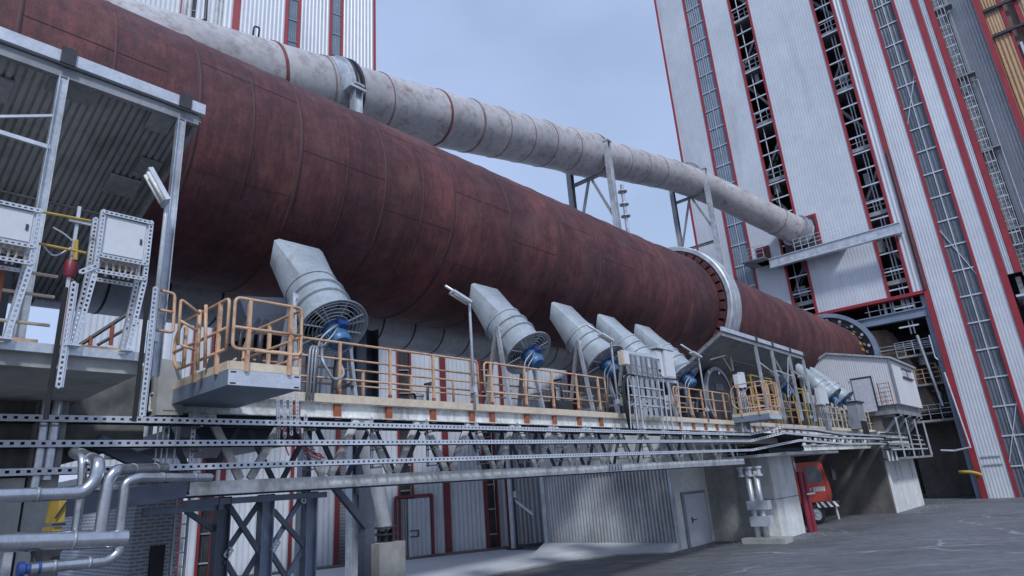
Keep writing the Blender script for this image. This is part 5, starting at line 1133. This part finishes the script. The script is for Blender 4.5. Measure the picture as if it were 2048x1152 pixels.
# leaning leg on a concrete footing
lg = T('leaning_leg', 'tapering pale tubular leg with bolted foot standing on a concrete block', 'support leg', (11.3, 15, 0))
ft = oZ(768, 1235, 0); fy = 14.6
qb, qt = oY(770, 1068, fy), oY(748, 958, fy)
b = MB(); d = (qt-qb); b.tube([qb+d*.0+V((0, 0, .12)), qb+d*2.4], [.2, .3], 20); b.build('tube', 'galvb', lg, True, auto=30)
b = MB()
for k in range(6):
    a = math.pi*k/3; b.tube([qb+V((math.cos(a)*.2, math.sin(a)*.2, -.25)), qb+V((math.cos(a)*.2, math.sin(a)*.2, .2))], .03, 6)
b.lathe(qb-V((0, 0, .02)), (0, 0, 1), [(0, 0), (0, .3), (.04, .3), (.04, 0)], 16); b.lathe(qb+V((0, 0, .14)), (0, 0, 1), [(0, 0), (0, .3), (.05, .3), (.05, 0)], 16); b.lathe(qb-V((0, 0, .25)), (0, 0, 1), [(0, .14), (.4, .14)], 12); b.build('bolted_foot', 'dark', lg)
b = MB(); b.bar((qb.x-.55, fy+.1, 0), (qb.x-.5, fy+.1, 3.1), .3, .3, up=(1, 0, 0)); b.bar((qb.x-.62, fy, 2.1), (qb.x-1.75, fy, 3.3), .14, .16); b.build('side_post', 'navy', lg)
b = MB(); b.box(qb.x-.48, qb.x+.36, fy-.4, fy+.5, 0, qb.z-.2); tag(b.build('footing_block', 'conc', loc=(qb.x, fy, 0)), 'square concrete footing under the leaning tubular leg', 'footing')
q = oZ(1030, 1099, 0); cl = T('steel_column', 'slim steel column with pale side and base plate left of the corrugated shed', 'column', q)
b = MB(); b.box(q.x-.12, q.x-.02, q.y-.1, q.y+.12, .05, 6); b.build('pale_flange', 'galvb', cl)
b = MB(); b.box(q.x-.02, q.x+.14, q.y-.12, q.y+.1, .05, 6); b.build('web', 'navy', cl)
b = MB(); b.box(q.x-.3, q.x+.3, q.y-.25, q.y+.25, 0, .06); b.build('base_plate', 'dark', cl)
b = MB(); b.bar((q.x+.12, q.y-.1, 2.2), (q.x+.25, q.y-1.1, 1.5), .1, .1); b.box(q.x+.0, q.x+.3, q.y-.3, q.y-.12, 2.3, 2.6); b.build('brace', 'galvb', cl)
b = MB(); b.box(15.2, 23.4, 17.0, 17.3, 3.2, 3.4)
# ------------------------------------------------------------------ pipes bottom left
def pipe(lb, pts, r_, m_='pipe', rad=.16, grp='lagged pipes at the lower left', rings=True, name='lagged_pipe'):
    p = T(name, lb, 'pipe', pts[0], grp)
    b = MB(); b.tube(arc(pts, rad, 7), r_, 32); b.build('pipe', m_, p, True, auto=50)
    if rings:
        for a, c in zip(pts, pts[1:]):
            a, c = V(a), V(c)
            if (c-a).length > .5:
                for t in (.3, .75): b = MB(); b.lathe(a+(c-a)*t, c-a, [(-.012, r_), (-.012, r_+.004), (.012, r_+.004), (.012, r_)], 20, closed=True); b.build('seam_band', 'dull', p, True)
    return p
Q = lambda x, y, yy=6.5: oY(x, y, yy)
pipe('bright horizontal pipe at the left edge turning up behind the trays', [Q(-250, 1000), Q(165, 986), Q(190, 962), Q(198, 925), Q(150, 905, 7.2)], .055)
pipe('thickest bright pipe lying across the lower left corner with a capped end', [Q(-250, 1093), Q(252, 1077)], .075)
pipe('upright pipe rising from the thick pipe and bending right under the trays', [Q(198, 1080), Q(216, 960), Q(232, 940), Q(330, 936, 7.3)], .05)
pipe('slimmer upright pipe bending into a long horizontal run below the bridge end', [Q(238, 1070), Q(250, 965), Q(275, 955), Q(420, 955, 6.9)], .042)
pipe('lowest pipe curving up into the capped end of the thick pipe', [Q(60, 1137), Q(215, 1122), Q(238, 1105), Q(240, 1075)], .045)
pipe('upright pipe crossing behind the horizontal pipes beside the yellow boxes', [Q(150, 1072, 6.7), Q(163, 980, 6.7), Q(166, 915, 6.7), Q(150, 905, 6.9)], .035)
pipe('left one of two pale upright pipes in front of the stained pier', [Q(68, 976, 9.28), Q(80, 900, 9.28), Q(99, 745, 9.28)], .055)
pipe('right one of two pale upright pipes in front of the stained pier', [Q(93, 960, 9.28), Q(102, 900, 9.28), Q(124, 745, 9.28)], .06)
v = T('blue_valve', 'small blue valve on the lowest pipe at the lower left', 'valve', Q(72, 1135, 6.45))
b = MB(); q = Q(72, 1136); b.lathe(q-V((.1, 0, 0)), (1, 0, 0), [(-.02, 0), (-.02, .06), (.02, .06), (.03, .038), (.1, .038), (.11, .048), (.13, .048), (.13, 0)], 16); b.build('body', 'bluev', v, True, auto=30)
b = MB(); b.tube([q, q+V((-.04, 0, .13))], .015, 6); b.lathe(q+V((-.04, 0, .13)), (0, 0, 1), [(0, .06), (.015, .06), (.015, .04), (0, .04)], 14, closed=True); b.build('handwheel', 'dark', v)
b = MB(); q = Q(17, 1100, 6.8); b.box(q.x-.03, q.x+.03, 6.78, 6.84, 0, q.z+.05); tag(b.build('pipe_stand', 'galv', loc=(q.x, 6.8, 0)), 'short steel stand under the pipes in the lower left corner', 'stand')
ym = T('yellow_boxes', 'yellow boxes over a dark box, seen between the pipes at lower left', 'machine', (1.9, 8.2, 1))
qa, qb_ = Q(114, 1000, 7.9), Q(134, 1000, 7.9)
b = MB(); b.box(qa.x+.02, qb_.x, 7.9, 8.3, 2.78, 3.0); b.box(qa.x, qb_.x-.01, 7.9, 8.3, 2.63, 2.74); b.each('housing', 'yellow', ym)  # two yellow boxes, one above the other
b = MB(); b.box(qa.x-.04, qb_.x+.02, 7.95, 8.4, 0, 2.62); b.build('frame', 'dark', ym)
b = MB()
for z in (2.62, 2.75, 2.5): b.box(qa.x-.01, qb_.x+.01, 7.87, 7.899, z, z+.025)
b.bar((qa.x, 7.88, 2.82), (qb_.x, 7.88, 2.98), .015, .015); b.build('grille', 'dark', ym)
# ------------------------------------------------------------------ brick kiosk with wall ladder
bk2 = T('brick_building', 'pale blue-grey brick building behind the lower left pipes', 'building', (5, 16, 0))
b = MB(); b.box(4.62, 5.45, 14, 21, 0, 3.55); b.build('wall', 'brick', bk2)
b = MB(); b.box(4.55, 5.6, 13.9, 21, 3.551, 3.7); b.build('roof', 'dull', bk2)
b = MB(); b.box(4.95, 5.2, 13.93, 14-.001, 1.3, 2.2); b.build('vent', 'dark', bk2)
l2 = T('wall_ladder', 'steel ladder fixed to the brick building', 'ladder', (5.3, 13.7, 0))
for x in (5.25, 5.5): b = MB(); b.box(x-.02, x+.02, 13.7, 13.75, 0, 3.5); b.build('stile', 'galvb', l2)
b = MB()
for k in range(13): b.box(5.27, 5.48, 13.71, 13.74, .2+.26*k, .225+.26*k)
b.build('rungs', 'galv', l2)
# ------------------------------------------------------------------ pipe riser beside the forward pier
pr = T('pipe_riser', 'pair of pale upright pipes with flanged valve block in front of the dark recess', 'pipes', (26.7, 11.5, 0))
xx = 26.3
for a, c in (((1497, 950), (1518, 1078)), ((1513, 952), (1535, 1078))):
    p0, p1_ = oX(*a, xx), oX(*c, xx); b = MB(); b.tube([(xx, p1_.y, .2), (xx, p1_.y, p0.z+.2)], .11, 14); b.build('pipe', 'galvb', pr, True)
q = oX(1520, 1020, xx)
b = MB(); b.box(xx-.2, xx+.2, q.y-.42, q.y+.42, q.z+.02, q.z+.36); b.box(xx-.22, xx+.2, q.y-.4, q.y+.4, q.z-.6, q.z-.22); b.each('valve_block', 'galvb', pr)
b = MB(); p0 = oX(1500, 940, xx)
for dy in (-.32, .05, .4): b.lathe((xx, p0.y+dy, p0.z-.25), (0, 0, 1), [(0, 0), (0, .16), (.08, .16), (.08, .1), (.3, .1), (.3, .16), (.38, .16), (.38, 0)], 14)
b.each('flange', 'galvb', pr, True, auto=30)
b = MB(); b.box(xx-.4, xx+.5, q.y-.9, q.y+.8, 0, .2); b.build('base', 'conc', pr)
# ------------------------------------------------------------------ red pipe bundle, truck, yellow elbow, red tool box
rp = T('red_pipes', 'bundle of dark red upright pipes strapped at the corner of the forward pier', 'pipes', (30.7, 10.2, 0))
for i, (x, y, r_) in enumerate(((30.5, 10.1, .12), (30.7, 9.98, .11), (30.9, 10.05, .11))):
    b = MB(); b.tube([(x, y, 0), (x, y, 2.55-.05*i)], r_, 14); b.build('pipe', 'maroon', rp, True, auto=40)
b = MB(); b.box(30.25, 31.25, 9.82, 9.86, 1.55, 1.62); b.build('strap', 'galvb', rp)
b = MB(); b.tube([(30.5, 10.25, 2.5), (30.45, 10.25, 3.2)], .07, 8); b.build('pipe_stub', 'galv', rp, True)
trk = T('crane_truck', 'orange truck cab with hazard-striped bumper half hidden behind the red pipes', 'truck', (36, 11, 0))
ox, oy = 35.2, 10.95  # near side plane x, front y
b = MB(); prof_ = [(oy, 1.25), (oy, 1.75), (oy+.22, 2.85), (oy+.4, 2.95), (oy+1.75, 2.95), (oy+1.75, 1.0), (oy+.1, 1.0)]
b.prism([(ox, y, z) for y, z in prof_], (2.2, 0, 0)); cabn = b.build('cab', 'truck', trk)
b = MB(); b.prism([(ox-.012, oy+.32, 1.95), (ox-.012, oy+.45, 2.72), (ox-.012, oy+1.15, 2.72), (ox-.012, oy+1.15, 1.95)], (.01, 0, 0)); b.build('side_window', 'glass', cabn)
b = MB(); b.hexa([(ox+.1, oy-.012+.05, 1.95), (ox+2.1, oy-.012+.05, 1.95), (ox+2.1, oy+.03+.04, 1.95), (ox+.1, oy+.07, 1.95)], [(ox+.15, oy+.175, 2.75), (ox+2.05, oy+.175, 2.75), (ox+2.05, oy+.22, 2.75), (ox+.15, oy+.22, 2.75)]); b.build('windscreen', 'glass', cabn)
b = MB()
for y0_, y1_ in ((.25, 1.2),): b.prism([(ox-.008, oy+y, z) for y, z in ((.2, 1.05), (.28, 2.8), (.3, 2.8), (.22, 1.05))], (.006, 0, 0)); b.prism([(ox-.008, oy+y, z) for y, z in ((1.22, 1.05), (1.22, 2.8), (1.24, 2.8), (1.24, 1.05))], (.006, 0, 0))
b.each('door_gap', 'dark', cabn)
b = MB()
for k in range(5): b.box(ox-.012, ox-.002, oy+.3+k*.13, oy+.4+k*.13, 1.5, 1.72)
b.prism([(ox-.01, oy+1.06, 1.5), (ox-.01, oy+1.0, 1.68), (ox-.01, oy+1.12, 1.68)], (.008, 0, 0)); b.build('door_lettering', 'white', cabn)
b = MB(); b.tube(arc([(ox-.05, oy+.15, 2.75), (ox-.3, oy-.1, 2.6), (ox-.3, oy-.1, 2.0)], .1, 4), .03, 6); b.box(ox-.38, ox-.3, oy-.2, oy, 2.0, 2.5); b.build('mirror', 'dark', cabn)
b = MB(); b.box(ox-.03, ox+2.2, oy-.25, oy+.9, .72, .98); b.build('bumper', 'hazard', trk)
b = MB(); b.box(ox+.3, ox+1.9, oy+.2, oy+6.5, .6, .98); b.build('chassis', 'dark', trk)
b = MB(); b.hexa([(ox+.1, oy+1.95, 1.0), (ox+2.1, oy+1.95, 1.0), (ox+2.1, oy+6.4, 1.0), (ox+.1, oy+6.4, 1.0)], [(ox+.1, oy+1.95, 1.5), (ox+2.1, oy+1.95, 1.5), (ox+2.1, oy+6.4, 1.5), (ox+.1, oy+6.4, 1.5)]); b.build('load_bed', 'truck', trk)
b = MB(); b.tube([(ox+1.1, oy+2.6, 1.5), (ox+1.1, oy+2.6, 2.9), (ox+1.1, oy+5.8, 3.2)], .18, 10); b.build('crane_arm', 'truck', trk)
for yy in (oy+.95, oy+4.9):
    for s_ in (0, 1):
        x = ox+.02 if s_ == 0 else ox+1.9
        b = MB(); b.lathe((x, yy, .42), (1, 0, 0), [(0, .28), (0, .38), (.05, .45), (.25, .45), (.3, .38), (.3, .28)], 28, closed=True); wl = b.build('tyre', 'black', trk, True, auto=40)
        b = MB(); b.lathe((x+.05, yy, .42), (1, 0, 0), [(0, 0), (-.02, .1), (.04, .12), (.04, .24), (0, .285), (.2, .285), (.2, 0)], 20); b.build('rim', 'galvb', wl, True, auto=30)
b = MB(); b.tube([(ox+.2, oy-.15, .95), (ox+.2, oy-.2, .1)], .06, 8); b.tube([(ox+.2, oy-.15, .95), (ox+.25, oy-.02, .75)], .06, 8); b.build('tow_bar', 'galvb', trk)
trk.rotation_euler = (0, 0, R(45)); trk.location = (36.15, 11.0, 0)
q = oX(1965, 950, XT-.9); b = MB(); b.tube(arc([q+V((.5, .35, -.15)), q+V((0, 0, 0)), q+V((-.1, .55, .25)), q+V((-.1, 1.3, .28))], .3, 5), .11, 12); tag(b.build('yellow_elbow', 'yellow', smooth=True, loc=q), 'short yellow pipe elbow beside the foot of the red corner trim', 'pipe')
q = oZ(1714, 1024, gz(40)); tb = T('red_crate', 'low red metal crate on the ground before the dark wall', 'crate', q)
b = MB(); b.box(q.x-.5, q.x+.7, q.y-.3, q.y+.3, q.z, q.z+.22); b.build('body', 'maroon', tb); b = MB(); b.box(q.x-.1, q.x+.5, q.y-.2, q.y+.2, q.z+.22, q.z+.36); b.build('lid', 'red', tb)
# ------------------------------------------------------------------ duct platform on the tower
dp = T('duct_platform', 'small railed platform on the tower where the pale duct enters, on a long grey beam', 'platform', (XT-1, 14, 20))
yA, yB = 15.84*KS-.2, 6.35*KS+.2; zB_ = 2.8+(18.85-2.8)*KS-.2
b = MB(); qa, qb_ = oX(1540, 524, XT-1.6), oX(1803, 457, XT-1.6); zc_ = (qa.z+qb_.z)/2
b.box(XT-1.8, XT-1.5, qb_.y, qa.y, zc_-.42, zc_+.3); b.build('beam', 'galv', dp)
b = MB(); b.box(XT-1.9, XT-1.4, qb_.y, qa.y, zc_+.3, zc_+.36); b.box(XT-1.9, XT-1.4, qb_.y, qa.y, zc_-.5, zc_-.42); b.each('beam_flange', 'galvb', dp)
b = MB()
for y in (qa.y-.3, (qa.y+qb_.y)/2, qb_.y+.4): b.bar((XT-1.5, y, zc_-.1), (XT-.1, y, zc_-.1), .2, .3)
b.each('bracket', 'steel', dp)
b = MB(); b.box(XT-1.5, XT-.1, qa.y-6.2, qa.y+1.2, zc_+.37, zc_+.45); b.box(XT-2.6, XT-.1, qa.y+.1, qa.y+2.1, zc_+.37, zc_+.45); b.build('deck', 'steel', dp)
def prail(x, y0, y1, z):
    b = MB(); n_ = max(2, round(abs(y1-y0)/.6))
    for k in range(n_+1): y = y0+(y1-y0)*k/n_; b.box(x-.02, x+.02, y-.02, y+.02, z, z+1.1)
    for h in (.4, .75, 1.08): b.box(x-.015, x+.015, min(y0, y1), max(y0, y1), z+h, z+h+.035)
    return b
prail(XT-1.45, qa.y-6.2, qa.y-2.2, zc_+.45).build('railing', 'galvb', dp)
prail(XT-2.55, qa.y+.1, qa.y+2.1, zc_+.45).build('railing', 'galvb', dp)
ot, oy_ = oX(1629, 432, XT).z, oX(1634, 460, XT).y
b = MB(); b.box(XT-.12, XT+.3, oy_-.2, oy_, zc_+.45, ot+.2); b.box(XT-.12, XT+.3, oy_, 15.8, ot, ot+.2); b.each('opening_frame', 'red', dp)
b = MB(); b.box(XT-.1, XT+.02, oy_, 15.8, zc_+.45, ot); b.build('opening_shade_panel', 'dark', dp)  # flat dark panel, paints the shade inside the opening
b = MB(); b.box(XT-.12, XT-.02, qa.y+.3, qa.y+1.5, zc_+.5, zc_+2.2); b.build('red_hatch', 'redd', dp)
b = MB()
for k in range(5): b.box(XT-.15, XT-.121, qa.y+.3, qa.y+1.5, zc_+.7+k*.3, zc_+.76+k*.3)
b.build('hatch_louvres', 'dark', dp)
# ------------------------------------------------------------------ pipe rack end by the cabin
pe = T('pipe_rack', 'cluster of cable trays and pipes on a railed bracket at the far walkway end', 'pipe rack', (45, 8.6, 3))
b = MB(); b.box(42.2, 50.6, 8.0, 9.1, 2.75, 2.87); b.build('deck', 'steel', pe)
for k in range(4):
    b = MB(); z = 3.25+.28*k; b.box(39.5, 49.6, 8.0+.08*k, 8.04+.08*k, z, z+.08); b.box(39.5, 49.6, 8.3+.08*k, 8.34+.08*k, z, z+.06); b.build('tray', 'galv' if k % 2 else 'galvb', pe)
    b = MB()
    for j in range(12): b.tube([(39.5, 8.1+.03*j, z+.05+.02*(j % 2)), (44.5, 8.1+.03*j, z+.05+.02*(j % 2)), (49.6, 8.1+.03*j, z-.05)], .03, 5)
    b.build('cables', 'black', pe)
b = MB()
for x in (42.3, 45, 47.6, 50.4): b.bar((x, 8.02, 2.87), (x, 8.02, 5.1), .07, .07, up=(1, 0, 0))
b.bar((50.4, 8.0, 5.1), (50.55, 8.0, 2.87), .05, .05, up=(1, 0, 0)); b.each('post', 'galvb', pe)
b = MB()
for x, r_, z in ((43.4, .25, 3.1), (44.6, .3, 3.15), (46.3, .2, 3.0), (47.5, .28, 3.1), (48.8, .22, 3.05)): b.lathe((x, 8.5, z), (1, 0, 0), [(0, 0), (0, r_), (.5, r_), (.5, r_*.6), (.8, r_*.6), (.8, 0)], 14)
b.each('pump_body', 'dark', pe, True, auto=30)
b = MB()
for x in (39.6, 40.4, 41.4): b.tube([(x, 8.3, 2.7), (x, 8.3, 3.3)], .07, 8)
b.each('down_pipe', 'galvb', pe)

# lubrication units and loose pipework between the fans
for i, (x, lb) in enumerate(((9.0, 'dark lubrication unit behind the railing, right of the largest fan'), (13.9, 'dark lubrication unit between the second and third fans'), (17.1, 'dark lubrication unit behind the switch rack'), (19.7, 'dark lubrication unit left of the fifth fan'), (22.3, 'dark lubrication unit beside the round drive housing'))):
    u_ = T('lubrication_unit', lb, 'pump', (x, 10.6, 4.4), 'dark lubrication units on the walkway')
    b = MB(); b.box(x-.35, x+.35, 10.4, 11.0, 4.4, 4.5 if i == 0 else 4.95); b.build('tank', 'dark', u_)
    z = 4.5 if i == 0 else 4.95
    b = MB(); b.lathe((x-.1, 10.65, z), (0, 0, 1), [(0, 0), (0, .13), (.3, .13), (.32, .15), (.36, .15), (.38, .1), (.42, 0)], 16); b.build('motor', 'steel', u_, True, auto=30)
    b = MB(); b.tube(arc([(x+.15, 10.6, z), (x+.15, 10.6, z+.55), (x+.5, 10.8, z+.7), (x+.5, 11.1, z+.7)], .15, 4), .03, 8); b.build('pipe', 'dark', u_, True)
    b = MB(); b.tube(arc([(x-.3, 10.5, z), (x-.32, 10.45, z+.35), (x-.55, 10.4, z+.3), (x-.6, 10.4, 4.42)], .15, 4), .025, 8); b.build('hose', 'black', u_, True)

# grit and small debris swept against the walls and over the yard
rr = random.Random(5); b = MB()
def grit(x, y, s_):
    z = gz(x)+.006; v_ = [(x+s_*math.cos(k*1.257+x)*rr.uniform(.6, 1), y+s_*math.sin(k*1.257+x)*rr.uniform(.6, 1), z) for k in range(5)]
    b.add(v_+[(x, y, z+s_*rr.uniform(.3, .7))], [(k, (k+1) % 5, 5) for k in range(5)]+[(4, 3, 2, 1, 0)])
for i in range(420):
    t = rr.random()
    if t < .3: grit(rr.uniform(24, 29), 12.6-rr.random()**2*1.3, rr.uniform(.01, .04))
    elif t < .5: grit(rr.uniform(42, 54), 8.8-rr.random()**2*2, rr.uniform(.015, .05))
    elif t < .7: grit(rr.uniform(27.4, 31), 9.9-rr.random()**2*1.2, rr.uniform(.01, .035))
    else: grit(rr.uniform(14, 48), rr.uniform(-2, 8), rr.uniform(.008, .03))
o = b.build('debris', 'conc'); o['kind'] = 'stuff'
